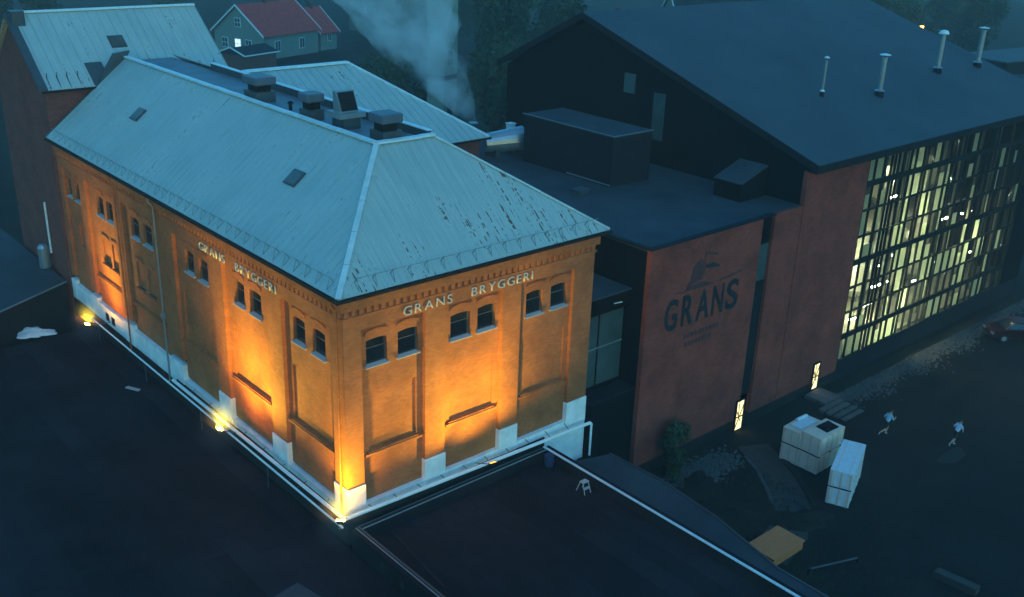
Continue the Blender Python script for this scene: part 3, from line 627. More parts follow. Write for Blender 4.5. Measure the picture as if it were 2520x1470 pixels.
# ------------------------------------------------------------------ brick annex at the far end
an = thing('annex_building', 'tall dark brick annex with pale roof at the far left end', 'building', (6, 38, ZG))
AX0, AX1, AY0, AY1, AE, AR = -0.02, 11.6, 33.0, 42.4, 12.75, 16.75
AYM = (AY0+AY1)/2; ma = (AR-AE)/(AYM-AY0+0.35)
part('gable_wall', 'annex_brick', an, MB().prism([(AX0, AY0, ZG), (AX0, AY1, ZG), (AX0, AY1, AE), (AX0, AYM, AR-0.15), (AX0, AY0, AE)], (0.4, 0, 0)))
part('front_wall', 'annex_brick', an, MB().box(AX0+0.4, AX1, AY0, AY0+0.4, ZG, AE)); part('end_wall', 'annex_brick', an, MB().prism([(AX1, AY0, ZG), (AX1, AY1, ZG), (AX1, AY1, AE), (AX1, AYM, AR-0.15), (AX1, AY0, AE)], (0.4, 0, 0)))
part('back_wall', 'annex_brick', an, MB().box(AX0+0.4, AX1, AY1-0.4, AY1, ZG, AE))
n_a = Vector((0, -ma, 1)); x = AX0-0.3
while x < AX1+0.5:
    x1 = min(x+0.62, AX1+0.52)
    mbp = MB().prism([(x, AY0-0.35, AE), (x1, AY0-0.35, AE), (x1, AYM, AR), (x, AYM, AR)], (0, 0, 0.06)).bar((x1-0.02, AY0-0.35, AE+0.075), (x1-0.02, AYM, AR+0.075), 0.03, 0.05, up=n_a)
    part('roof_panel', 'roof_wing', an, mbp); x = x1
part('roof_slope', 'roof_wing', an, MB().prism([(AX0-0.3, AYM, AR), (AX1+0.5, AYM, AR), (AX1+0.5, AY1+0.35, AE), (AX0-0.3, AY1+0.35, AE)], (0, 0, 0.06)))
part('ridge_cap', 'pale_trim', an, MB().bar((AX0+0.4, AYM, AR+0.1), (AX1+0.5, AYM, AR+0.1), 0.36, 0.12))
part('verge', 'dark_metal', an, MB().prism([(AX0-0.42, AY0-0.4, AE-0.1), (AX0-0.42, AYM, AR-0.1), (AX0-0.42, AYM, AR+0.14), (AX0-0.42, AY0-0.4, AE+0.14)], (0.5, 0, 0)))
part('chimney_stub', 'dark_metal', an, MB().box(-0.2, 0.55, AYM-0.9, AYM+0.1, AR-0.9, AR+0.25))
part('gutter', 'black_metal', an, MB().box(AX0-0.3, AX1+0.5, AY0-0.46, AY0-0.35, AE-0.12, AE+0.02))
skylight(an, (5.6, 35.4, AE+(35.4-AY0+0.35)*ma+0.06), (1, 0, 0), (0, 1, ma), (0, -ma, 1), 1.0, 1.0)
part('roof_hatch', 'dark_metal', an, MB().prism([(2.9, AY0-0.3, AE+0.09), (3.95, AY0-0.3, AE+0.09), (3.95, AY0+1.1, AE+0.09+1.4*ma), (2.9, AY0+1.1, AE+0.09+1.4*ma)], (0, 0, 0.08)))
for q in (0.3, 0.9, 1.5, 2.15, 7.2, 8.2, 9.2, 10.2, 11.2): part('snow_guard', 'dark_metal', an, MB().bar((q, AY0-0.3, AE+0.1), (q, AY0+0.45, AE+0.14+0.75*ma), 0.04, 0.06).bar((q, AY0+0.3, AE+0.1+.65*ma), (q, AY0+0.3, AE+0.45+.65*ma), 0.04, 0.04, up=(0, 1, 0)))
part('downpipe', 'pale_trim', an, MB().tube((-0.12, 35.9, 5.0), (-0.12, 35.9, 1.5), 0.07))
tk = thing('water_tank', 'small pale upright tank against the dark annex wall', 'tank', (-0.55, 36.1, 0.4))
part('body', 'silver', tk, MB().lathe([(0.3, 0.5), (0.36, 0.6), (0.36, 1.9), (0.25, 2.1), (0.05, 2.15)], 14, (-0.55, 36.1))); part('foot', 'dark_metal', tk, MB().box(-0.8, -0.3, 35.85, 36.35, 0.4, 0.5))

# ------------------------------------------------------------------ rear wing with hipped roof
wg = thing('rear_wing', 'lower rear wing with pale hipped roof behind the flat roof top', 'building', (15, 25, ZG))
WE, WR = 10.0, 14.05; wy0, wym, wy1, wx0, wx1, wxr = 17.7, 25.8, 33.9, 9.5, 22.5, 17.0
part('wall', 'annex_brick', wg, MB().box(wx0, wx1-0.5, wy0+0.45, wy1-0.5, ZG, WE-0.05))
mw = (WR-WE)/(wym-wy0); x = wx0
while x < wx1-0.01:
    x1 = min(x+0.55, wx1); tp = lambda q: wym if q <= wxr else wym-(q-wxr)*(wym-wy0)/(wx1-wxr)
    pts = [(x, wy0, WE), (x1, wy0, WE)]
    if tp(x1) > wy0+0.01: pts.append((x1, tp(x1), WE+(tp(x1)-wy0)*mw))
    if x < wxr < x1: pts.append((wxr, wym, WR))
    pts.append((x, tp(x), WE+(tp(x)-wy0)*mw))
    part('roof_panel', 'roof_wing', wg, MB().prism(pts, (0, 0, 0.05)).bar((x1-0.02, wy0, WE+0.065), (x1-0.02, tp(x1-0.02), WE+(tp(x1-0.02)-wy0)*mw+0.065), 0.03, 0.05, up=(0, -mw, 1))); x = x1
part('roof_slope', 'roof_wing', wg, MB().prism([(wxr, wym, WR), (wx1, wy0, WE), (wx1, wy1, WE)], (0, 0, 0.05))); part('roof_slope', 'roof_wing', wg, MB().prism([(wx0, wym, WR), (wxr, wym, WR), (wx1, wy1, WE), (wx0, wy1, WE)], (0, 0, 0.05)))
part('ridge_cap', 'pale_trim', wg, MB().bar((wx0, wym, WR+0.1), (wxr, wym, WR+0.1), 0.42, 0.12)); part('ridge_cap', 'pale_trim', wg, MB().bar((wxr, wym, WR+0.08), (wx1, wy0, WE+0.08), 0.16, 0.1))
part('gutter', 'black_metal', wg, MB().box(wx0, wx1+0.1, wy0-0.12, wy0-0.005, WE-0.1, WE+0.02))
cz = WE+(20.6-wy0)*mw; skylight(wg, (13.1, 20.6, cz+0.05), (1, 0, 0), (0, 1, mw), (0, -mw, 1), 1.1, 1.2)
part('roof_vent', 'pale_trim', wg, MB().tube((11.9, 21.0, cz), (11.9, 21.0, cz+0.7), 0.13).tube((11.9, 21.0, cz+0.7), (11.9, 21.0, cz+0.85), 0.24, 0.1)); part('roof_vent', 'black_metal', wg, MB().tube((12.4, 21.4, cz), (12.4, 21.4, cz+0.8), 0.1))

# ------------------------------------------------------------------ brick-clad block with big lettering and the hall
gb = thing('clad_building', 'dark red brick-clad block carrying large black wall lettering', 'building', (23, 6, ZG))
GX0, GX1, GY, GT = 17.9, 27.37, -0.6, 8.3
part('front_wall', 'clad_brick', gb, MB().box(GX0, GX1, GY, GY+0.3, -4.4, GT)); part('side_wall', 'clad_black', gb, MB().box(GX0, GX0+0.3, GY+0.302, 24, ZG, GT-0.02))
part('plinth', 'concrete_dark', gb, MB().box(GX0+0.05, 38.1, GY+0.05, GY+0.32, ZG, -4.4))  # dark colour stands in for the shade along the wall foot
part('front_wall', 'clad_brick', gb, MB().box(28.5, 31.2, GY, GY+0.3, -4.4, GT+0.1))
part('roof', 'felt_roof_grey', gb, MB().box(GX0-0.05, 31.65, GY+0.3, 24, GT-0.1, GT-0.03)); part('roof_edge', 'black_metal', gb, MB().box(GX0-0.1, 28.55, GY-0.04, GY+0.3, GT, GT+0.09)); part('roof_edge', 'black_metal', gb, MB().box(GX0-0.1, GX0+0.2, GY+0.3, 24, GT-0.02, GT+0.09))
sl_ = part('slot', 'clad_black', gb, MB().box(GX1+0.002, 28.498, GY+0.2, GY+0.5, -3.1, GT)); part('pane', 'glass_teal', sl_, MB().box(27.45, 28.42, GY+0.17, GY+0.198, 4.4, 6.65)); part('pane', 'glass_dark', sl_, MB().box(27.45, 28.42, GY+0.17, GY+0.198, -2.9, 4.3))
part('seam', 'black_metal', gb, MB().box(31.2, 31.26, GY+0.05, GY+0.3, -4.4, GT+0.1))
# roof of block: raised plant room, tilted rooflight and small curb
pb = thing('roof_plant_room', 'long dark box room standing on the block roof against the gable', 'plant room', (26, 13, GT))
part('wall', 'box_grey', pb, MB().box(24.9, 28.4, 9.0, 17.0, GT-0.03, 11.35)); part('roof', 'felt_roof_grey', pb, MB().box(24.82, 28.45, 8.92, 17.08, 11.35, 11.43)); part('edge_trim', 'grey_metal', pb, MB().box(24.8, 24.84, 8.9, 17.1, 11.43, 11.47).box(24.84, 28.45, 8.88, 8.92, 11.43, 11.47)); part('base_trim', 'grey_metal', pb, MB().box(24.84, 24.9, 9.0, 12.8, 8.35, 8.42))
tl = thing('roof_light', 'tilted grey rooflight lid on the block roof near the black gable', 'skylight', (30.4, 3.6, GT))
part('curb', 'clad_black', tl, MB().prism([(29.0, 2.3, GT-0.03), (29.0, 2.3, 9.3), (31.4, 2.3, 10.1), (31.4, 2.3, GT-0.03)], (0, 2.0, 0))); part('lid', 'felt_roof_grey', tl, MB().prism([(28.95, 2.25, 9.32), (31.4, 2.25, 10.13), (31.4, 4.35, 10.13), (28.95, 4.35, 9.32)], (0, 0, 0.06)))
hc = thing('roof_hatch', 'small low dark hatch on the block roof below the plant room', 'hatch', (22.5, 9.2, GT)); part('curb', 'dark_metal', hc, MB().box(22.1, 23.0, 8.9, 9.6, GT-0.03, GT+0.16)); part('lid', 'dark_metal', hc, MB().box(22.04, 23.06, 8.84, 9.66, GT+0.16, GT+0.22))
# lettering and emblem painted on the wall
gs = thing('wall_sign', 'large black painted word GRANS with faint ship emblem above it', 'sign', (22.5, GY, 3.4))
for ch, x0_, wd in (('G', 19.4, 1.05), ('R', 20.8, 0.98), ('A', 22.02, 1.15), ('N', 23.4, 1.0), ('S', 24.66, 1.08)):
    letters(gs, ch, (1, 0, 0), (x0_, GY-0.012, 3.42), 1.72, {'gap': 0.1, 'bold': 0.055}, 'letter_black', 0.016, fit=wd)
def flat(pts, mname, name): part(name, mname, gs, MB().prism([(a, GY-0.014, b) for a, b in pts], (0, 0.013, 0)))
flat([(22.34, 6.0), (22.44, 6.0), (22.44, 7.4), (22.34, 7.4)], 'logo_faint', 'mast'); flat([(22.44, 7.38), (23.5, 7.08), (23.45, 6.98), (22.44, 7.2)], 'logo_faint', 'pennant')
flat([(22.5, 6.38), (23.82, 6.25), (23.6, 6.42), (23.1, 6.62), (22.5, 6.6)], 'letter_black', 'pennant')
flat([(21.3, 6.0), (21.4, 6.65), (21.95, 7.0), (22.28, 6.9), (22.28, 5.8), (21.3, 5.7)], 'logo_faint', 'sail'); flat([(20.85, 5.4), (21.2, 5.95), (21.4, 5.62), (22.3, 5.7), (23.35, 5.4), (23.0, 5.3)], 'logo_faint', 'hull')
flat([(20.1, 5.5), (20.8, 5.44), (20.8, 5.36), (20.1, 5.42)], 'logo_faint', 'wave'); flat([(23.8, 5.42), (25.85, 5.62), (25.85, 5.5), (23.8, 5.32)], 'logo_faint', 'wave')
# two blurred lines of small print, too faint to read: plain worn strokes
for (zz0, xa, xb) in ((2.52, 21.2, 24.1), (2.02, 21.3, 23.7)):
    x = xa
    while x < xb:
        w = random.uniform(0.16, 0.26); flat([(x, zz0), (x+w, zz0), (x+w, zz0+0.28), (x, zz0+0.28)], 'logo_faint', 'print_stroke'); x += w+0.09

hl = thing('hall_building', 'large black hall with dark pitched roof and lit glass front', 'building', (48, 10, ZG))
HX0, HX1, HE, HRZ, HRY, HBY, HBE = 31.3, 66.2, 10.75, 17.27, 18.57, 27.0, 13.0
mh = (HRZ-HE)/(HRY+1.17)
part('gable_wall', 'clad_black', hl, MB().prism([(31.7, GY+0.3, ZG), (31.7, HBY-0.4, ZG), (31.7, HBY-0.4, HBE-0.2), (31.7, HRY, HRZ-0.2), (31.7, GY+0.3, HE-0.15)], (0.3, 0, 0)))
part('end_wall', 'clad_black', hl, MB().prism([(HX1-0.5, GY+0.3, ZG), (HX1-0.5, HBY-0.4, ZG), (HX1-0.5, HBY-0.4, HBE-0.2), (HX1-0.5, HRY, HRZ-0.2), (HX1-0.5, GY+0.3, HE-0.15)], (0.3, 0, 0)))
part('back_wall', 'clad_black', hl, MB().box(32.0, HX1-0.5, HBY-0.7, HBY-0.4, ZG, HBE-0.3))
part('roof', 'hall_roof', hl, MB().prism([(HX0, -1.17, HE), (HX1, -1.17, HE), (HX1, HRY, HRZ), (HX0, HRY, HRZ)], (0, 0, 0.14)))
part('roof', 'hall_roof', hl, MB().prism([(HX0, HRY, HRZ), (HX1, HRY, HRZ), (HX1, HBY+0.3, HBE-0.15), (HX0, HBY+0.3, HBE-0.15)], (0, 0, 0.14)))
part('verge', 'black_metal', hl, MB().prism([(HX0-0.06, -1.2, HE-0.3), (HX0-0.06, HRY, HRZ-0.3), (HX0-0.06, HBY+0.3, HBE-0.45), (HX0-0.06, HBY+0.3, HBE+0.0), (HX0-0.06, HRY, HRZ+0.16), (HX0-0.06, -1.2, HE+0.16)], (0.055, 0, 0)))
part('fascia', 'black_metal', hl, MB().box(HX0, HX1, -1.24, -1.18, HE-0.32, HE+0.15)); part('soffit', 'black_metal', hl, MB().box(HX0, HX1, -1.17, GY+0.3, HE-0.36, HE-0.3))
part('front_wall', 'clad_brick', hl, MB().box(31.26, 38.1, GY, GY+0.3, -4.4, HE-0.37))
for yy0, yy1, z0, z1 in ((10.9, 11.9, 9.9, 13.0), (13.6, 14.6, 12.6, 13.9)): part('panel', 'glass_teal', hl, MB().box(31.66, 31.698, yy0, yy1, z0, z1))
# glazed front: mullions, transoms, panes
GZ0, GZ1 = -3.75, HE-0.45; rows = 8; rh = (GZ1-GZ0)/rows; gx0, gx1 = 38.12, 62.3
part('plinth', 'black_metal', hl, MB().box(38.12, HX1-0.52, GY+0.02, GY+0.4, ZG, GZ0)); part('front_wall', 'clad_black', hl, MB().box(62.3, HX1-0.52, GY, GY+0.3, GZ0, HE-0.37))
cxs = [gx0]
while cxs[-1] < gx1-1.2: cxs.append(cxs[-1]+random.choice((0.45, 0.7, 0.9, 1.05, 1.1)))
cxs.append(gx1)
hloc = world_loc(hl); mul = MB().box(-0.5, 0.5, -0.5, 0.5, 0, 1).mesh('mullion', 'mullion')
for i, cx in enumerate(cxs): put('mullion', mul, hl, Vector((cx, GY+0.09, GZ0))-hloc, scale=(0.05 if i % 6 else 0.15, 0.16, GZ1-GZ0))
tr = MB().box(0, 1, -0.5, 0.5, -0.5, 0.5).mesh('transom', 'mullion')
for k in range(rows+1):
    thick = 0.36 if k in (1, 4, 7) else 0.11
    put('transom', tr, hl, Vector((gx0, GY+0.1, GZ0+(rows-k)*rh))-hloc, scale=(gx1-gx0, 0.15, thick))
pane = MB().box(0, 1, -0.5, 0.5, 0, 1).mesh('pane', 'glass_clear'); blind = MB().box(0, 1, -0.5, 0.5, 0, 1).mesh('blind', 'blind')
for i in range(len(cxs)-1):
    w = cxs[i+1]-cxs[i]
    for k in range(rows):
        put('pane', pane, hl, Vector((cxs[i]+0.03, GY+0.12, GZ0+k*rh+0.03))-hloc, scale=(w-0.06, 0.02, rh-0.06))
nb = 0
for i in range(len(cxs)-1):
    w = cxs[i+1]-cxs[i]
    for k in range(rows):
        if random.random() < (0.2 if cxs[i] > 49 and k >= 4 else 0.5):
            bw_ = (w-0.05)*random.choice((0.45, 1, 1, 1)); put('blind', blind, hl, Vector((cxs[i]+random.uniform(0.02, max(0.03, w-bw_)), GY+0.17, GZ0+k*rh+0.05))-hloc, scale=(bw_, 0.01, rh*random.choice((1, 1, 1, 0.6))-0.1)); nb += 1
# interior
part('floor', 'interior_slab', hl, MB().box(32.1, HX1-0.6, GY+0.5, 9.0, GZ0-0.2, GZ0)); part('gallery', 'interior_slab', hl, MB().box(38.5, HX1-0.6, 2.5, 9.0, 3.2, 3.4)); part('inner_wall', 'interior_wall', hl, MB().box(32.1, HX1-0.6, 9.0, 9.2, GZ0, HE+2))
part('inner_wall', 'interior_wall', hl, MB().box(38.0, 38.1, GY+0.6, 9.0, GZ0, HE-0.6))
for k in range(9): part('column', 'interior_slab', hl, MB().box(39.6+k*2.8, 39.85+k*2.8, 0.6, 0.85, GZ0, HE-0.6))
for i, (x, yy, z, rad, h) in enumerate(((42.4, 4.2, GZ0, 1.1, 5.6), (49.6, 5.4, GZ0, 1.2, 6.0), (53.2, 4.2, GZ0, 1.1, 5.4), (57.0, 4.6, GZ0, 1.2, 5.8), (44.3, 5.0, 3.4, 0.9, 3.8), (51.0, 5.0, 3.4, 0.9, 4.0), (58.4, 5.0, 3.4, 0.9, 3.8))):
    place = ['nearest the brick end on the ground floor', 'second on the ground floor', 'third on the ground floor', 'last on the ground floor', 'nearest the brick end upstairs', 'middle one upstairs', 'last one upstairs'][i]
    t = thing('brewing_tank', 'steel brewing tank behind the glass front, '+place, 'tank', (x, yy, z), group='tanks inside the glazed hall')
    part('body', 'tank_steel', t, MB().lathe([(rad*.5, z+0.3), (rad, z+1.0), (rad, z+h-.5), (rad*.6, z+h-.1), (0.1, z+h)], 18, (x, yy)))
    for a in range(3): part('leg', 'dark_metal', t, MB().tube((x+rad*.7*math.cos(a*2.1), yy+rad*.7*math.sin(a*2.1), z), (x+rad*.7*math.cos(a*2.1), yy+rad*.7*math.sin(a*2.1), z+0.9), 0.06, n=6))
lampspots = [(45.6, 1.6, 6.0, 1.8), (44.6, 2.0, 8.6, 1.0), (40.4, 2.4, 7.6, 0.8), (51.0, 2.4, 5.3, 1.6), (46.0, 1.4, -0.5, 2.2), (45.2, 1.2, 1.2, 0.7), (46.0, 2.2, -2.4, 1.6), (43.4, 1.6, -2.6, 1.2), (55.5, 1.8, 2.7, 1.7), (59.3, 2.0, 2.4, 1.5), (53.5, 2.4, -2.2, 1.0), (60.6, 1.8, -1.2, 0.8), (40.6, 1.6, -1.6, 0.5), (50.5, 3.0, 0.4, 1.0)]
where = ['upper left group', 'top row', 'top row by the brick end', 'upper middle', 'brightest, centre left', 'just above the brightest', 'bottom row centre', 'bottom row left', 'right of the middle floor', 'far right of the middle floor', 'bottom row right', 'low at the right end', 'low at the left end', 'centre of the lower floor']
for (x, yy, z, l), wh in zip(lampspots, where):
    t = thing('tube_lamp', 'lit tube lamp hanging behind the hall glass, '+wh, 'lamp', (x, yy, z), group='lamps inside the glazed hall')
    part('tube', 'tube_bright' if wh in ('upper left group', 'brightest, centre left', 'bottom row centre', 'right of the middle floor') else 'tube_light', t, MB().box(x-l/2, x+l/2, yy-0.09, yy+0.09, z-0.06, z+0.05)); part('fitting', 'black_metal', t, MB().box(x-l/2, x+l/2, yy-0.1, yy+0.1, z+0.052, z+0.1)); part('hanger', 'black_metal', t, MB().tube((x, yy, z+0.1), (x, yy, z+0.9), 0.015, n=5))
# lit entrances
def lit_door(label, x0, x1, z0, z1, canopy):
    t = thing('lit_door', label, 'door', ((x0+x1)/2, GY, z0))
    part('frame', 'mullion', t, MB().box(x0, x0+0.08, GY-0.12, GY-0.002, z0, z1).box(x1-0.08, x1, GY-0.12, GY-0.002, z0, z1).box(x0+.08, x1-.08, GY-0.12, GY-0.002, z1-0.08, z1).box(x0+.08, x1-.08, GY-0.11, GY-0.002, z0+0.9, z0+0.96))
    part('pane', 'door_light', t, MB().box(x0+.08, x1-.08, GY-0.06, GY-0.03, z0+0.05, z1-0.08))
    part('bar', 'mullion', t, MB().bar((x0+.1, GY-0.09, z0+.2), (x1-.1, GY-0.09, z0+1.7), 0.06, 0.03, up=(0, 1, 0)).box(x0+.3, x0+.36, GY-.09, GY-.07, z0+1.0, z1-.1).bar((x0+.1, GY-0.09, z0+1.4), (x1-.3, GY-0.09, z0+.6), 0.05, 0.03, up=(0, 1, 0)))
    return t
lit_door('narrow lit glass door below the dark slot of the clad block', 26.95, 27.8, ZG, -3.1, False)
d2 = lit_door('narrow lit glass door by the steps at the glazed hall', 35.15, 35.95, ZG+0.25, -3.0, True)
# landing and steps
st = thing('entrance_steps', 'concrete landing with steps outside the hall door', 'steps', (35.2, -2.2, ZG))
part('landing', 'step_grey', st, MB().box(34.4, 36.2, -2.3, GY-0.15, ZG, ZG+0.24), bevel=0.01)
for k in range(4): part('step', 'step_grey', st, MB().box(33.5+k*0.06, 35.9, -2.75-k*0.5, -2.4-k*0.5, ZG, ZG+0.20-0.045*k), bevel=0.01)
# roof flues on the hall
for i, (x, yy, h, rad, lab) in enumerate(((40.71, 5.08, 2.6, 0.09, 'thinnest pale flue on the hall roof, nearest the gable'), (46.29, 4.05, 2.85, 0.19, 'second flue from the gable, with flat cap'), (57.18, 5.53, 3.1, 0.2, 'third flue from the gable, with domed cap'), (63.51, 5.39, 3.1, 0.2, 'farthest flue, at the end of the hall roof'))):
    z = HE+(yy+1.17)*mh+0.14; t = thing('roof_flue', lab, 'flue', (x, yy, z), group='flues on the hall roof')
    part('pipe', 'silver', t, MB().tube((x, yy, z), (x, yy, z+h-0.25), rad, n=12)); part('collar', 'silver' if i else 'pale_trim', t, MB().lathe([(rad*1.7, z+0.32), (rad*1.8, z+0.36), (rad*1.05, z+0.44)], 14, (x, yy))); part('base', 'black_metal', t, MB().lathe([(rad*1.7, z-0.15), (rad*1.6, z+0.2), (rad*1.3, z+0.31)], 12, (x, yy)))
    if i == 2: part('cap', 'pale_trim', t, MB().lathe([(rad*1.6, z+h-0.25), (rad*2.0, z+h-0.2), (rad*1.4, z+h), (rad*.4, z+h+0.08)], 14, (x, yy)))
    else: part('cap', 'pale_trim', t, MB().lathe([(rad*1.9, z+h-0.1), (rad*2.1, z+h-0.05), (rad*.3, z+h+0.03)], 14, (x, yy)))
    part('stay', 'dark_metal', t, MB().tube((x, yy, z+h-0.25), (x, yy, z+h-0.1), rad*0.4, n=6))

# ------------------------------------------------------------------ glazed link between brewery and block
lk = thing('glazed_link', 'narrow dark glazed link between the brewery and the clad block', 'building', (16.1, 5, ZG))
part('wall', 'clad_black', lk, MB().box(14.42, 17.88, 0.95, 9, ZG, 5.0)); part('hood', 'clad_black', lk, MB().box(14.42, 17.88, 0.55, 9, 5.0, 5.9)); part('roof', 'felt_roof_grey', lk, MB().box(14.4, 17.88, 0.5, 9, 5.9, 5.97))
for a, b in ((14.5, 15.9), (16.05, 17.8)): part('pane', 'glass_teal', lk, MB().box(a, b, 0.9, 0.945, 0.75, 4.9))
part('rail', 'grey_metal', lk, MB().box(14.5, 17.8, 0.86, 0.9, 2.9, 2.96))
part('lower_roof', 'felt_roof', lk, MB().box(14.45, 17.88, -0.35, 0.85, 0.45, 0.55)); part('lower_wall', 'clad_black', lk, MB().box(14.5, 17.86, -0.3, 0.85, ZG, 0.45))
part('trim', 'pale_trim', lk, MB().bar((16.6, 0.52, 5.4), (17.2, 0.52, 5.35), 0.03, 0.05))
# equipment behind: round duct, heap of pale sheeting, steam stack
du = thing('duct', 'fat silver duct lying on the roof below the steam', 'duct', (24.7, 18.7, GT))
part('barrel', 'silver', du, MB().tube((23.4, 19.3, 9.2), (26.0, 18.3, 9.4), 0.62, 0.85, n=18)); part('saddle', 'dark_metal', du, MB().box(23.8, 24.2, 18.5, 19.6, GT-0.03, 8.75)); part('saddle', 'dark_metal', du, MB().box(25.3, 25.7, 18.0, 19.1, GT-0.03, 8.75))
def heap(name, label, cat, c, rx, ry, h, mname, seed, rz=0):
    rnd = random.Random(seed); mb = MB(); n = 28; k = 7
    ph = [rnd.uniform(0, 6.28) for _ in range(6)]
    for a in range(k):
        t = a/(k-1)
        for j in range(n):
            th = 2*math.pi*j/n; w = 1+0.18*math.sin(3*th+ph[0])+0.1*math.sin(7*th+ph[1])+0.06*math.sin(11*th+ph[2])
            rad = (1-t**1.4*0.97)*w; z = h*(t**0.8)*(0.75+0.25*math.sin(2*th+ph[3])*(1-t)+0.12*math.sin(6*th+ph[4]+4*t))
            x_, y_ = rx*rad*math.cos(th), ry*rad*math.sin(th)
            mb.v.append((x_*math.cos(rz)-y_*math.sin(rz), x_*math.sin(rz)+y_*math.cos(rz), z if a else -0.02))
    for a in range(k-1):
        for j in range(n): mb.f.append((a*n+j, a*n+(j+1) % n, (a+1)*n+(j+1) % n, (a+1)*n+j))
    mb.f.append(tuple((k-1)*n+j for j in range(n)))
    o = mb.build(name, mname, label=label, cat=cat); o.location = c; return o
heap('tarp_heap', 'crumpled white sheeting heap lying on the dark left roof', 'tarpaulin', (-3.35, 30.55, -1.6), 1.15, 0.75, 0.4, 'tarp_white', 3, -0.6)
heap('tarp_heap', 'bright crumpled sheeting beside the steam stack, beyond the silver duct', 'tarpaulin', (27.9, 22.6, GT-0.03), 1.5, 0.9, 0.45, 'tarp_white', 5, -0.5)
bd = thing('roof_equipment', 'small white box unit beside the crumpled sheeting by the black gable', 'equipment', (29.3, 23.2, GT)); part('box', 'tarp_white', bd, MB().box(29.0, 29.5, 23.0, 23.5, GT-0.03, 9.1), bevel=0.02); part('lid', 'pale_trim', bd, MB().box(28.96, 29.54, 22.96, 23.54, 9.1, 9.16))
ss = thing('steam_stack', 'short dark stack where the white steam comes out', 'stack', (26.0, 23.6, GT)); part('pipe', 'dark_metal', ss, MB().tube((26.0, 23.6, GT-0.05), (26.0, 23.6, 9.5), 0.28, n=14)); part('rim', 'grey_metal', ss, MB().lathe([(0.34, 9.4), (0.36, 9.5), (0.3, 9.52)], 14, (26.0, 23.6)))
# bits on the flat roofs
sto = thing('step_stool', 'small pale folding step stool by the parapet', 'stool', (10.45, -3.95, -1.2))
for sx in (-0.2, 0.2):
    for sy, ty in ((-0.28, -0.1), (0.28, 0.1)): part('leg', 'wood_stool', sto, MB().tube((10.45+sx, -3.95+sy, -1.2), (10.45+sx*.8, -3.95+ty, -0.68), 0.022, n=6))
part('top', 'wood_stool', sto, MB().box(10.25, 10.65, -4.09, -3.81, -0.68, -0.64), bevel=0.01); part('tread', 'wood_stool', sto, MB().box(10.28, 10.62, -4.2, -4.05, -0.96, -0.93))
bb = thing('blue_drum', 'dim blue round drum in the corner of the flat roof', 'drum', (10.75, -1.25, -1.2)); part('body', 'blue_plastic', bb, MB().lathe([(0.2, -1.2), (0.24, -1.1), (0.24, -0.75), (0.21, -0.66)], 16, (10.75, -1.25))); part('lid', 'blue_plastic', bb, MB().lathe([(0.25, -0.66), (0.25, -0.62), (0.1, -0.6)], 16, (10.75, -1.25)))
cb = MB(); cpts = [Vector((1.55, -0.95, -1.18)), Vector((1.45, -2.0, -1.18)), Vector((1.25, -3.3, -1.18)), Vector((1.1, -4.4, -1.18)), Vector((1.0, -5.5, -1.18))]
for a, b in zip(cpts, cpts[1:]): cb.tube(a, b, 0.025, n=6)
cb.build('roof_cable', 'rubber', label='black cable lying on the flat roof beside the left parapet', cat='cable')
lb = thing('loose_board', 'small pale board lying on the dark roof below the side plinth', 'board', (-1.6, 19.5, -1.6)); part('board', 'wood_stool', lb, MB().prism([(-1.9, 19.9, -1.59), (-1.7, 20.0, -1.59), (-1.3, 19.2, -1.59), (-1.5, 19.1, -1.59)], (0, 0, 0.05)))

# ------------------------------------------------------------------ yard: crates, board, people, car, shrub
def crate(label, cx, cy, z, w, l, h, rz, group, mname='box_white'):
    t = thing('crate', label, 'crate', (cx, cy, z), rz, group)
    MB().box(-w/2, w/2, -l/2, l/2, 0.1, h).build('body', mname, t, bevel=0.02, local=True)
    MB().box(-w/2-0.015, w/2+0.015, -l/2-0.015, l/2+0.015, h, h+0.03).build('lid', mname, t, local=True)
    for k_ in range(5):
        xx_ = -w/2+0.08+(w-0.16)*k_/4
        for sy in (-1, 1): MB().box(xx_-0.05, xx_+0.05, sy*l/2-0.02, sy*l/2+0.02, 0.1, h-0.005).build('batten', 'box_batten', t, local=True)
    for k_ in range(3):
        yy_ = -l/2+0.1+(l-0.2)*k_/2
        for sx in (-1, 1): MB().box(sx*w/2-0.02, sx*w/2+0.02, yy_-0.05, yy_+0.05, 0.1, h-0.005).build('batten', 'box_batten', t, local=True)
    for sx in (-1, 0, 1): MB().box(sx*(w/2-0.1)-0.06, sx*(w/2-0.1)+0.06, -l/2, l/2, 0, 0.1).build('skid', 'black_metal', t, local=True)
    for sy in (-1, 1): MB().box(-w/2-0.012, w/2+0.012, sy*(l/2-0.25)-0.02, sy*(l/2-0.25)+0.02, 0.1, h+0.035).build('strap', 'box_white', t, local=True)
    return t
gr = 'white crates stacked in the yard'
crate('lower white crate at the back left of the double stack', 27.65, -4.85, ZG, 2.3, 1.15, 1.1, 0.05, gr); crate('upper white crate at the back left, under folded sheeting', 27.65, -4.85, ZG+1.13, 2.3, 1.15, 1.0, 0.05, gr)
crate('lower white crate of the stack under the dark mat', 27.75, -6.12, ZG, 2.4, 1.25, 1.1, 0.0, gr); crate('upper white crate with a dark mat on its lid', 27.75, -6.12, ZG+1.13, 2.4, 1.25, 1.2, 0.0, gr)
crate('lower crate of the long bluish stack nearest the open yard', 26.45, -8.55, ZG, 3.7, 1.2, 1.05, 0.37, gr, 'tarp_white'); crate('upper crate of the long bluish stack nearest the open yard', 26.45, -8.55, ZG+1.08, 3.7, 1.2, 1.05, 0.37, gr, 'tarp_white')
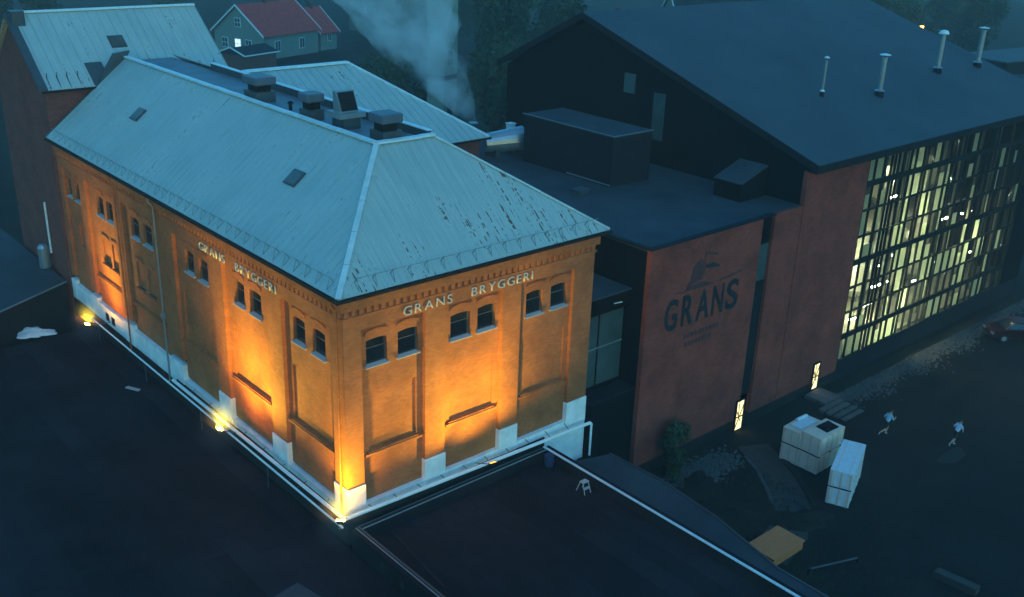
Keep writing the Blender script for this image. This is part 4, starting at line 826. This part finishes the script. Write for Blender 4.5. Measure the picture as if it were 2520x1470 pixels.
mt = thing('dark_mat', 'dark crumpled mat lying on the upper white crate', 'mat', (28.0, -6.25, ZG+2.36)); part('sheet', 'felt_roof', mt, MB().prism([(27.5, -6.5, ZG+2.362), (28.6, -6.55, ZG+2.362), (28.75, -5.75, ZG+2.362), (27.6, -5.7, ZG+2.362)], (0, 0, 0.05))); part('fold', 'felt_roof', mt, MB().tube((27.65, -6.2, ZG+2.45), (28.55, -6.05, ZG+2.45), 0.07, n=7))
fo = thing('folded_sheet', 'pale folded sheeting on the back left crate', 'tarpaulin', (27.9, -4.8, ZG+2.16)); part('sheet', 'tarp_white', fo, MB().prism([(26.9, -5.2, ZG+2.165), (28.5, -5.25, ZG+2.165), (28.5, -4.6, ZG+2.165), (26.9, -4.5, ZG+2.165)], (0, 0, 0.1)), bevel=0.03); part('roll', 'tarp_white', fo, MB().tube((27.6, -4.45, ZG+2.27), (28.5, -4.5, ZG+2.27), 0.11, n=9))
pc = thing('plywood_crate', 'low yellow plywood crate by the wall of the lower roof', 'crate', (18.6, -9.6, ZG))
part('body', 'plywood', pc, MB().box(17.35, 19.85, -10.35, -8.8, ZG+0.1, ZG+0.6), bevel=0.02); part('lid', 'plywood', pc, MB().box(17.3, 19.9, -10.4, -8.75, ZG+0.6, ZG+0.64)); part('skid', 'black_metal', pc, MB().box(17.5, 17.7, -10.3, -8.85, ZG, ZG+0.1)); part('skid', 'black_metal', pc, MB().box(19.4, 19.6, -10.3, -8.85, ZG, ZG+0.1))
ba = thing('barrier_pole', 'thin pale pole barrier between the plywood crate and the yard', 'barrier', (19.9, -12.3, ZG)); part('pole', 'dark_metal', ba, MB().tube((18.44, -11.67, ZG+0.35), (21.19, -12.64, ZG+0.3), 0.05, n=8)); part('post', 'black_metal', ba, MB().box(18.35, 18.5, -11.75, -11.6, ZG, ZG+0.4)); part('post', 'black_metal', ba, MB().box(21.1, 21.2, -12.7, -12.6, ZG, ZG+0.35))
bl_ = thing('concrete_block', 'pale concrete block lying at the bottom edge of the yard', 'block', (23.3, -16.6, ZG)); part('block', 'path_grey', bl_, MB().prism([(23.0, -15.6, ZG), (23.5, -15.6, ZG), (23.7, -17.6, ZG), (23.2, -17.6, ZG)], (0, 0, 0.4)), bevel=0.03)
for i_, (lab_, c_, rx_, ry_, h_, rz_) in enumerate((('low dark soil mound by the shrub at the clad wall', (20.2, -3.4, ZG), 1.9, 1.0, 0.5, 0.3), ('broad dark soil mound between the gravel bed and the plywood crate', (19.6, -6.4, ZG), 2.4, 1.6, 0.6, -0.4), ('long dark soil bank beside the curved kerb', (22.0, -8.6, ZG), 2.0, 0.9, 0.35, -0.6))):
    heap('soil_mound', lab_, 'soil', c_, rx_, ry_, h_, 'ground_dirt', 20+i_, rz_)
def gp3():
    a = random.random()*6.28; q = math.sqrt(random.random()); return 20.5+q*4.2*math.cos(a), -5.5+q*4.0*math.sin(a)
rub = gravel_patch('rubble', gp3, 900, 'scattered dark rubble over the soil below the clad wall'); rub.data.materials[0] = MATS['concrete_dark']
dpatch = MB(); dpatch.quad(*[(35.0+1.3*math.cos(t)*(1+.2*math.sin(3*t)), -10.6+0.6*math.sin(t)*(1+.2*math.cos(2*t)), ZG+0.004) for t in [k*math.pi/9 for k in range(18)]]); structure('dark_patch', 'rubber', dpatch)  # flat dark patch on the yard surface

def person(label, loc, rz, shirt, J, rad):
    """one continuous skinned body from joints J (x forward, y left, z up)"""
    names = list(J); idx = {n: i for i, n in enumerate(names)}
    E = [('pelvis', 'waist'), ('waist', 'chest'), ('chest', 'neck'), ('neck', 'head'), ('head', 'crown')]
    for s in 'lr': E += [('chest', s+'sho'), (s+'sho', s+'elb'), (s+'elb', s+'wri'), (s+'wri', s+'hand'), ('pelvis', s+'hip'), (s+'hip', s+'knee'), (s+'knee', s+'ank'), (s+'ank', s+'toe')]
    me = bpy.data.meshes.new('person'); me.from_pydata([J[n] for n in names], [(idx[a], idx[b]) for a, b in E], [])
    o = bpy.data.objects.new('tmp_person', me); col.objects.link(o)
    sk = o.modifiers.new('skin', 'SKIN'); sk.use_smooth_shade = True
    sv = me.skin_vertices[0].data
    for n in names: q = rad.get(n, rad.get(n[1:], 0.05)); sv[idx[n]].radius = (q, q)
    sv[idx['pelvis']].use_root = True
    ss_ = o.modifiers.new('sub', 'SUBSURF'); ss_.levels = 1; ss_.render_levels = 1
    dg = bpy.context.evaluated_depsgraph_get(); m2 = bpy.data.meshes.new_from_object(o.evaluated_get(dg)); bpy.data.objects.remove(o)
    m2.materials.clear()
    for q in ('skin', shirt, 'shorts', 'hair', 'shoe'): m2.materials.append(MATS[q])
    V = {n: Vector(p) for n, p in J.items()}
    def near(c):
        best = None
        for a, b in E:
            A, B = V[a], V[b]; t = max(0, min(1, (c-A).dot(B-A)/max(1e-9, (B-A).length_squared))); dd = (A.lerp(B, t)-c).length
            if best is None or dd < best[0]: best = (dd, a, b, t)
        return best[1], best[2], best[3]
    for p in m2.polygons:
        a, b, t = near(p.center); s = 0; p.use_smooth = True
        if (a, b) in (('waist', 'chest'),) or a == 'chest' and b != 'neck': s = 1
        if (a, b) == ('chest', 'neck') and t < 0.5: s = 1
        if (a, b) == ('pelvis', 'waist'): s = 1 if t > 0.35 else 2
        if a[1:] == 'sho' and t < 0.75: s = 1
        if a == 'pelvis' and b[1:] == 'hip': s = 2
        if a[1:] == 'hip' and t < 0.85: s = 2
        if a[1:] == 'ank' or a[1:] == 'knee' and t > 0.9: s = 4
        if a == 'head' or (a == 'neck' and p.center.x < V['head'].x-0.03 and p.center.z > V['head'].z-0.03): s = 3
        p.material_index = s
    zmin = min(v.co.z for v in m2.vertices)
    for v in m2.vertices: v.co.z -= zmin
    m2.name = 'person'; ob = put('person', m2, None, loc, rot=(0, 0, rz), label=label, cat='person')
    return ob
RD = {'pelvis': 0.135, 'waist': 0.12, 'chest': 0.145, 'neck': 0.055, 'head': 0.10, 'crown': 0.075, 'sho': 0.062, 'elb': 0.042, 'wri': 0.032, 'hand': 0.04, 'hip': 0.095, 'knee': 0.06, 'ank': 0.042, 'toe': 0.04}
run = {'pelvis': (0, 0, 0.95), 'waist': (0.05, 0, 1.12), 'chest': (0.13, 0, 1.36), 'neck': (0.19, 0, 1.53), 'head': (0.24, 0, 1.65), 'crown': (0.24, 0, 1.73),
       'lsho': (0.15, 0.19, 1.42), 'lelb': (-0.05, 0.27, 1.2), 'lwri': (0.16, 0.25, 1.1), 'lhand': (0.24, 0.22, 1.12), 'rsho': (0.15, -0.19, 1.42), 'relb': (0.22, -0.26, 1.16), 'rwri': (0.42, -0.18, 1.24), 'rhand': (0.48, -0.15, 1.29),
       'lhip': (0, 0.1, 0.9), 'lknee': (0.26, 0.11, 0.55), 'lank': (0.12, 0.11, 0.12), 'ltoe': (0.32, 0.12, 0.06), 'rhip': (0, -0.1, 0.9), 'rknee': (-0.12, -0.11, 0.52), 'rank': (-0.52, -0.11, 0.38), 'rtoe': (-0.58, -0.11, 0.24)}
run2 = dict(run); run2.update({'lknee': (0.12, 0.12, 0.5), 'lank': (0.06, 0.12, 0.08), 'ltoe': (0.24, 0.12, 0.04), 'rknee': (-0.18, -0.12, 0.52), 'rank': (-0.45, -0.12, 0.2), 'rtoe': (-0.36, -0.12, 0.1), 'rwri': (0.28, -0.2, 1.02), 'rhand': (0.34, -0.18, 1.0)})
person('person running across the yard in a light blue top and black shorts', (34.1, -6.7, ZG), R(-20), 'shirt_blue', run, RD)
person('person running in a pale top and black shorts, farther right in the yard', (36.3, -10.0, ZG), R(-25), 'shirt_white', run2, RD)

def car(label, loc, rz):
    t = thing('parked_car', label, 'car', loc, rz)
    prof = [(-2.1, 0.35), (-2.15, 0.75), (-1.95, 0.95), (-1.3, 1.0), (-0.75, 1.42), (0.55, 1.45), (1.25, 1.0), (2.0, 0.86), (2.18, 0.62), (2.15, 0.32)]
    b = MB(); low = [(x, z) for x, z in prof if z <= 1.0]
    b.prism([(x, -0.86, z) for x, z in low], (0, 1.72, 0)); b.build('body', 'car_red', t, bevel=0.05, local=True)
    c = MB(); bot = [(-1.3, 1.0), (1.25, 1.0), (0.55, 1.45), (-0.75, 1.42)]
    i = 0; c.v = [(x, -0.8 if z < 1.2 else -0.6, z) for x, z in bot]+[(x, 0.8 if z < 1.2 else 0.6, z) for x, z in bot]; c.f = [(0, 1, 2, 3), (7, 6, 5, 4), (0, 4, 5, 1), (1, 5, 6, 2), (2, 6, 7, 3), (3, 7, 4, 0)]
    c.build('cabin', 'glass_dark', t, bevel=0.03, local=True); MB().box(-0.72, 0.5, -0.6, 0.6, 1.44, 1.49).build('roof', 'car_red', t, bevel=0.02, local=True)
    for sy in (-0.62, 0.62): MB().box(2.08, 2.2, sy-0.2, sy+0.2, 0.6, 0.74).build('headlight', 'grey_metal', t, local=True)
    for sy in (-0.7, 0.7): MB().bar((1.27, sy*1.1, 1.02), (0.55, sy*.86, 1.47), 0.07, 0.05).build('windscreen_pillar', 'dark_metal', t, local=True)
    for sx in (-1.3, 1.3):
        for sy in (-0.8, 0.8):
            w = MB().tube((sx, sy-0.11, 0.32), (sx, sy+0.11, 0.32), 0.32, n=18).build('wheel', 'rubber', t, local=True); MB().tube((sx, sy-0.12, 0.32), (sx, sy+0.12, 0.32), 0.19, n=12).build('rim', 'grey_metal', w, local=True)
car('dark red car parked at the right edge beyond the gravel', (55.9, -5.0, ZG), R(140))

def crown_mesh(name, mname, seed, rx, rz_, n, leaf):
    rnd = random.Random(seed); mb = MB(); cl = [(rnd.uniform(-.62, .62), rnd.uniform(-.62, .62), rnd.uniform(-.8, .85), rnd.uniform(.28, .5)) for _ in range(16)]
    for _ in range(n):
        cx, cy, cz, cr = rnd.choice(cl); taper = 1-0.35*max(0, cz); th = rnd.uniform(0, 6.283); ph = math.acos(rnd.uniform(-1, 1)); q = cr*rnd.random()**0.4
        p = Vector(((cx*taper+q*math.sin(ph)*math.cos(th))*rx, (cy*taper+q*math.sin(ph)*math.sin(th))*rx, (cz+q*math.cos(ph))*rz_))
        a = Vector((rnd.gauss(0, 1), rnd.gauss(0, 1), rnd.gauss(0, .6))).normalized(); b = a.orthogonal().normalized(); b.rotate(Matrix.Rotation(rnd.uniform(0, 6.28), 3, a)); c = a.cross(b); s = leaf*rnd.uniform(.6, 1.4)
        mb.quad(p-b*s, p+c*s*.6, p+b*s, p-c*s*.6)
    return mb.mesh(name, mname)
def trunk_mesh(seed, h, rx, r):
    rnd = random.Random(seed); mb = MB(); mb.tube((0, 0, 0), (0.1, 0.05, h*0.6), r, r*0.6, n=8); mb.tube((0.1, 0.05, h*0.6), (0, 0, h), r*0.6, r*0.15, n=6)
    for k in range(6):
        z = h*rnd.uniform(.35, .75); t = rnd.uniform(0, 6.28); mb.tube((0.05, 0, z), (rx*.6*math.cos(t), rx*.6*math.sin(t), z+h*.2), r*.35, r*.1, n=5)
    return mb.mesh('trunk', 'bark')
kinds = [(crown_mesh('crown', 'leaf_dark', 1, 3.6, 4.4, 5200, 0.2), trunk_mesh(1, 9, 3, .28), 6.3), (crown_mesh('crown', 'leaf_mid', 2, 4.2, 4.0, 5200, 0.22), trunk_mesh(2, 8.5, 3.5, .3), 6.0), (crown_mesh('crown', 'leaf_dark', 4, 3.0, 5.6, 5200, 0.2), trunk_mesh(4, 11, 2.5, .28), 7.4)]
def tree(label, x, yy, k, s, group=None, rz=0):
    t = thing('tree', label, 'tree', (x, yy, ZG), rz, group); cm, tm, cz = kinds[k]
    put('trunk', tm, t, scale=(s, s, s)); put('crown', cm, t, (0, 0, cz*s), scale=(s, s, s*1.02)); return t
bg_ = 'dark trees beyond the buildings'
tree('tall dark tree between the pale tower and the black gable', 44.5, 38.5, 2, 1.15, None, 1.0)
tree('broad dark tree close behind the corner of the black gable', 49.0, 41.0, 0, 1.35, None, 2.0)
tree('greenish tree just left of the black gable, farther back', 57, 54, 1, 1.6, None, 0.4)
tree('slender dark tree at the top edge, right of the pale tower', 66, 66, 2, 1.5, None, 2.4)
tree('dark tree peeping over the ridge beside the white-framed window', 78, 70, 0, 1.6, None, 3.1)
tree('mid green tree left of the pale tower, behind the steam', 52, 70, 1, 1.2, None, 1.9)
tl_ = 'dark tree in the row far behind the hall roof'
for i, (x, yy, k, s) in enumerate(((84, 62, 0, 1.3), (96, 60, 1, 1.4), (112, 58, 0, 1.4), (126, 70, 2, 1.3), (138, 60, 1, 1.5), (152, 66, 0, 1.4), (168, 70, 1, 1.5), (190, 84, 2, 1.5), (178, 58, 0, 1.4), (205, 76, 1, 1.6), (215, 100, 0, 1.6))):
    tree(tl_, x, yy, k, s, bg_, i*0.9)
tb = 'dark tree in the hazy belt behind the houses'
for i, (x, yy, k, s) in enumerate(((92, 116, 0, 1.1), (96, 128, 1, 1.2), (104, 118, 2, 1.2), (112, 134, 0, 1.3), (58, 150, 1, 1.1), (40, 160, 0, 1.2), (30, 150, 2, 1.1), (20, 165, 1, 1.3), (8, 150, 0, 1.2), (118, 152, 1, 1.4), (92, 168, 0, 1.5), (130, 128, 2, 1.3))):
    tree(tb, x, yy, k, s, 'hazy trees behind the houses', i*1.3)
sh = thing('shrub', 'dark dense shrub growing against the clad wall', 'shrub', (20.3, -1.6, ZG)); put('stem', trunk_mesh(9, 2.0, 0.8, .08), sh); put('foliage', crown_mesh('foliage', 'leaf_dark', 11, 1.15, 1.5, 2600, 0.1), sh, (0, 0, 1.55))

# ------------------------------------------------------------------ houses and things far behind
def house(label, loc, rz, w, l, e, rid, wallm, roofm, wins_g, wins_s, lit=None, cat='house'):
    """gable faces local -x, long side faces local -y"""
    t = thing('house', label, cat, loc, rz)
    B = lambda mb, n, m_, p=t, **k: mb.build(n, m_, p, local=True, **k)
    B(MB().prism([(0, 0, 0), (0, w, 0), (0, w, e), (0, w/2, rid), (0, 0, e)], (l, 0, 0)), 'wall', wallm)
    sl = (rid-e)/(w/2); ov = 0.5
    for sgn in (0, 1):
        y0 = -ov if sgn == 0 else w+ov
        B(MB().prism([(-ov, y0, e-ov*sl+0.12), (l+ov, y0, e-ov*sl+0.12), (l+ov, w/2, rid+0.12), (-ov, w/2, rid+0.12)], (0, 0, 0.14)), 'roof', roofm)
        for xx in (-ov-0.05, l+ov-0.1):
            B(MB().prism([(xx, y0, e-ov*sl+0.02), (xx, w/2, rid+0.02), (xx, w/2, rid+0.34), (xx, y0, e-ov*sl+0.34)], (0.15, 0, 0)), 'verge_board', 'house_trim')
    for (yy, z, ww, hh) in wins_g:
        f = B(MB().box(-0.08, 0.02, yy-ww/2, yy+ww/2, z, z+hh), 'window', 'house_trim'); on = lit is not None and abs(yy-lit) < 0.01 and z < e
        for a in (0, 1):
            for b in (0, 1): B(MB().box(-0.1, -0.06, yy-ww/2+.1+a*(ww/2-.05), yy-.05+a*(ww/2-.05), z+.1+b*(hh/2-.05), z+hh/2-.05+b*(hh/2-.05)), 'pane', 'window_lit' if on else 'glass_teal', f)
    for (xx, z, ww, hh) in wins_s:
        f = B(MB().box(xx-ww/2, xx+ww/2, -0.08, 0.02, z, z+hh), 'window', 'house_trim')
        for a in (0, 1): B(MB().box(xx-ww/2+.1+a*(ww/2-.05), xx-.05+a*(ww/2-.05), -0.1, -0.06, z+.1, z+hh-.1), 'pane', 'glass_teal', f)
    B(MB().box(l*.45, l*.45+0.7, w/2-.35, w/2+.35, rid-.4, rid+1.1), 'chimney', 'brown_fence')
    return t
hs = house('grey-green wooden house with red roof and white trim', (67.6, 132.0, -4.2), R(17), 12.0, 14.0, 4.25, 8.8, 'house_wall', 'tile_red', [(6.0, 5.2, 1.4, 1.6), (9.4, 1.4, 1.5, 1.8), (6.2, 1.4, 1.5, 1.8), (3.6, 1.4, 1.5, 1.8)], [(3.4, 1.2, 1.4, 1.9), (9.6, 1.2, 1.4, 1.9)], lit=6.2)
house('small lower wing with red roof at the right of the grey-green house', (82.2, 137.2, -4.2), R(17), 9.0, 4.5, 3.4, 7.2, 'house_wall', 'tile_red', [], [(2.4, 1.6, 1.0, 1.4)])
po = thing('porch', 'dark low porch roof with white edges before the red-roofed house', 'porch', (59.0, 122.5, -4.2), R(17))
for n_, m_, mb in (('wall', 'brown_fence', MB().box(0.4, 7.6, 0.4, 6.0, 0, 2.6)), ('roof', 'black_metal', MB().prism([(0, 0, 2.6), (0, 3.2, 3.7), (0, 6.4, 2.6)], (8.0, 0, 0))), ('edge', 'house_trim', MB().bar((-0.05, 0, 2.65), (-0.05, 3.2, 3.75), 0.12, 0.22)), ('edge', 'house_trim', MB().bar((-0.05, 3.2, 3.75), (-0.05, 6.4, 2.65), 0.12, 0.22)), ('edge', 'house_trim', MB().bar((0, -0.05, 2.62), (8, -0.05, 2.62), 0.12, 0.2))): mb.build(n_, m_, po, local=True)
rb = thing('red_outbuilding', 'low reddish brick outbuilding behind the annex roof', 'building', (30, 62, ZG), R(3))
for n_, m_, mb in (('wall', 'annex_brick', MB().box(0, 16, 0, 7, 0, 6.2)), ('roof', 'black_metal', MB().box(-.2, 16.2, -.2, 7.2, 6.2, 6.4)), ('trim', 'grey_metal', MB().box(-.22, 16.2, -.24, -.2, 6.36, 6.44)), ('door', 'grey_metal', MB().box(3, 3.9, -.06, -.002, 3.4, 5.6))): mb.build(n_, m_, rb, local=True)
tw = thing('pale_tower', 'pale grey-green tower rising half hidden beside the steam', 'tower', (53.6, 62.6, ZG), R(20))
for n_, m_, mb in (('shaft', 'tower_render', MB().box(0, 2.9, 0, 2.4, 0, 19.0)), ('head', 'tower_render', MB().box(-0.15, 3.05, -0.15, 2.55, 19.0, 21.5)), ('cornice', 'concrete', MB().box(-.2, 3.1, -.2, 2.6, 21.5, 21.7)), ('band', 'box_grey', MB().box(-0.03, 2.93, -0.03, 2.43, 9.2, 9.8))): mb.build(n_, m_, tw, local=True, bevel=0.02)
for zz0 in (2, 5, 11): MB().box(0.7, 1.7, -0.05, -0.002, zz0, zz0+1.6).build('window', 'glass_teal', tw, local=True)
house('dark house with white window frames peeping over the hall ridge', (98, 84, ZG), R(-35), 9, 13, 8.0, 12.0, 'box_grey', 'felt_roof', [(2.6, 6.0, 1.3, 1.7), (6.4, 6.0, 1.3, 1.7)], [(2.5, 5.5, 1.4, 1.8), (6.5, 5.5, 1.4, 1.8), (10.5, 5.5, 1.4, 1.8)])
house('distant house with pale wall at the top edge behind the hall', (150, 108, ZG), R(-30), 10, 18, 7.0, 11.5, 'pale_render', 'felt_roof', [(5, 3, 1.4, 1.8)], [(3, 3, 1.4, 1.8), (8, 3, 1.4, 1.8), (13, 3, 1.4, 1.8)])
house('pale hazy block behind the red-roofed house', (104, 150, -4), R(10), 9, 10, 9, 12, 'pale_render', 'felt_roof', [(4.5, 4, 1.3, 1.7)], [(3, 4, 1.3, 1.7), (7, 4, 1.3, 1.7)])
fb = thing('far_flat_building', 'low flat grey-roofed building beyond the end of the hall', 'building', (112, 24, ZG), R(-8))
for n_, m_, mb in (('wall', 'clad_black', MB().box(0, 60, 0, 16, 0, 8.2)), ('roof', 'felt_roof_grey', MB().box(-.3, 60.3, -.3, 16.3, 8.2, 8.4)), ('upper_wall', 'clad_black', MB().box(14, 50, 8, 15.7, 8.4, 10.2)), ('upper_roof', 'hall_roof', MB().box(13.7, 50.3, 7.7, 16.1, 10.2, 10.4))): mb.build(n_, m_, fb, local=True)
# street lamp, top right
sp = Vector((153.4, 56.7, ZG)); sl0 = thing('street_lamp', 'lit orange street lamp far beyond the hall roof', 'street lamp', sp)
hz = 10.6
for n_, m_, mb in (('pole', 'dark_metal', MB().tube((0, 0, 0), (0, 0, hz), 0.09, 0.06, n=8)), ('arm', 'dark_metal', MB().tube((0, 0, hz), (-1.0, -0.4, hz+0.25), 0.05, n=6)), ('head', 'dark_metal', MB().box(-1.7, -0.95, -0.62, -0.25, hz+0.3, hz+0.42)), ('lens', 'street_lens', MB().box(-2.0, -0.7, -0.8, -0.1, hz-0.3, hz+0.299))): mb.build(n_, m_, sl0, local=True)

# ------------------------------------------------------------------ steam and haze
def volume_mat(name, density, color, noisy=False, aniso=0.0):
    M = bpy.data.materials.new(name); M.use_nodes = True; n = M.node_tree; n.nodes.clear(); L = n.links
    o = n.nodes.new('ShaderNodeOutputMaterial'); v = n.nodes.new('ShaderNodeVolumePrincipled'); v.inputs['Color'].default_value = color; v.inputs['Density'].default_value = density; v.inputs['Anisotropy'].default_value = aniso
    L.new(v.outputs[0], o.inputs['Volume'])
    if noisy:
        g = n.nodes.new('ShaderNodeNewGeometry'); nz = n.nodes.new('ShaderNodeTexNoise'); nz.inputs['Scale'].default_value = 0.42; nz.inputs['Detail'].default_value = 5; nz.inputs['Roughness'].default_value = 0.58
        L.new(g.outputs['Position'], nz.inputs['Vector']); mr = n.nodes.new('ShaderNodeMapRange'); mr.inputs[1].default_value = 0.40; mr.inputs[2].default_value = 0.78; mr.inputs[3].default_value = 0.0; mr.inputs[4].default_value = density
        s = n.nodes.new('ShaderNodeSeparateXYZ'); L.new(g.outputs['Position'], s.inputs[0])
        fd = n.nodes.new('ShaderNodeMapRange'); fd.inputs[1].default_value = 9.0; fd.inputs[2].default_value = 24.0; fd.inputs[3].default_value = 1.8; fd.inputs[4].default_value = 0.22; L.new(s.outputs[2], fd.inputs[0])
        mu = n.nodes.new('ShaderNodeMath'); mu.operation = 'MULTIPLY'; L.new(nz.outputs['Fac'], mr.inputs[0]); L.new(mr.outputs[0], mu.inputs[0]); L.new(fd.outputs[0], mu.inputs[1]); L.new(mu.outputs[0], v.inputs['Density'])
    MATS[name] = M
volume_mat('steam_volume', 0.65, (0.9, 0.95, 0.97, 1), True); volume_mat('haze_volume', HAZE, (0.86, 0.93, 0.95, 1))
def plume():
    mb = MB(); rnd = random.Random(4); K = 26; n = 24; base = Vector((26.0, 23.6, 9.52))
    for a in range(K):
        t = a/(K-1); h = 15.0*t; drift = 9.5*t**0.85; c = base+Vector((-0.74, 0.67, 0))*drift+Vector((0, 0, h))
        rad = 0.3+5.8*t**0.78
        for j in range(n):
            th = 2*math.pi*j/n; w = 1+0.14*math.sin(3*th+a*0.7)+0.09*math.sin(5*th-a*0.9)+0.08*math.sin(a*1.3+th)
            mb.v.append((c.x+rad*w*math.cos(th), c.y+rad*w*math.sin(th), c.z+0.03*rad*math.sin(2*th)))
    for a in range(K-1):
        for j in range(n): mb.f.append((a*n+j, a*n+(j+1) % n, (a+1)*n+(j+1) % n, (a+1)*n+j))
    mb.f.append(tuple(range(n-1, -1, -1))); mb.f.append(tuple((K-1)*n+j for j in range(n)))
    o = mb.build('steam', 'steam_volume', label='white steam drifting up and left from the roof stack', cat='steam', kind='stuff'); return o
plume()
hzb = MB().box(-70, 480, -100, 420, ZG-1.2, 27.5).build('haze', 'haze_volume', label='thin blue evening haze filling the air', cat='haze', kind='stuff')
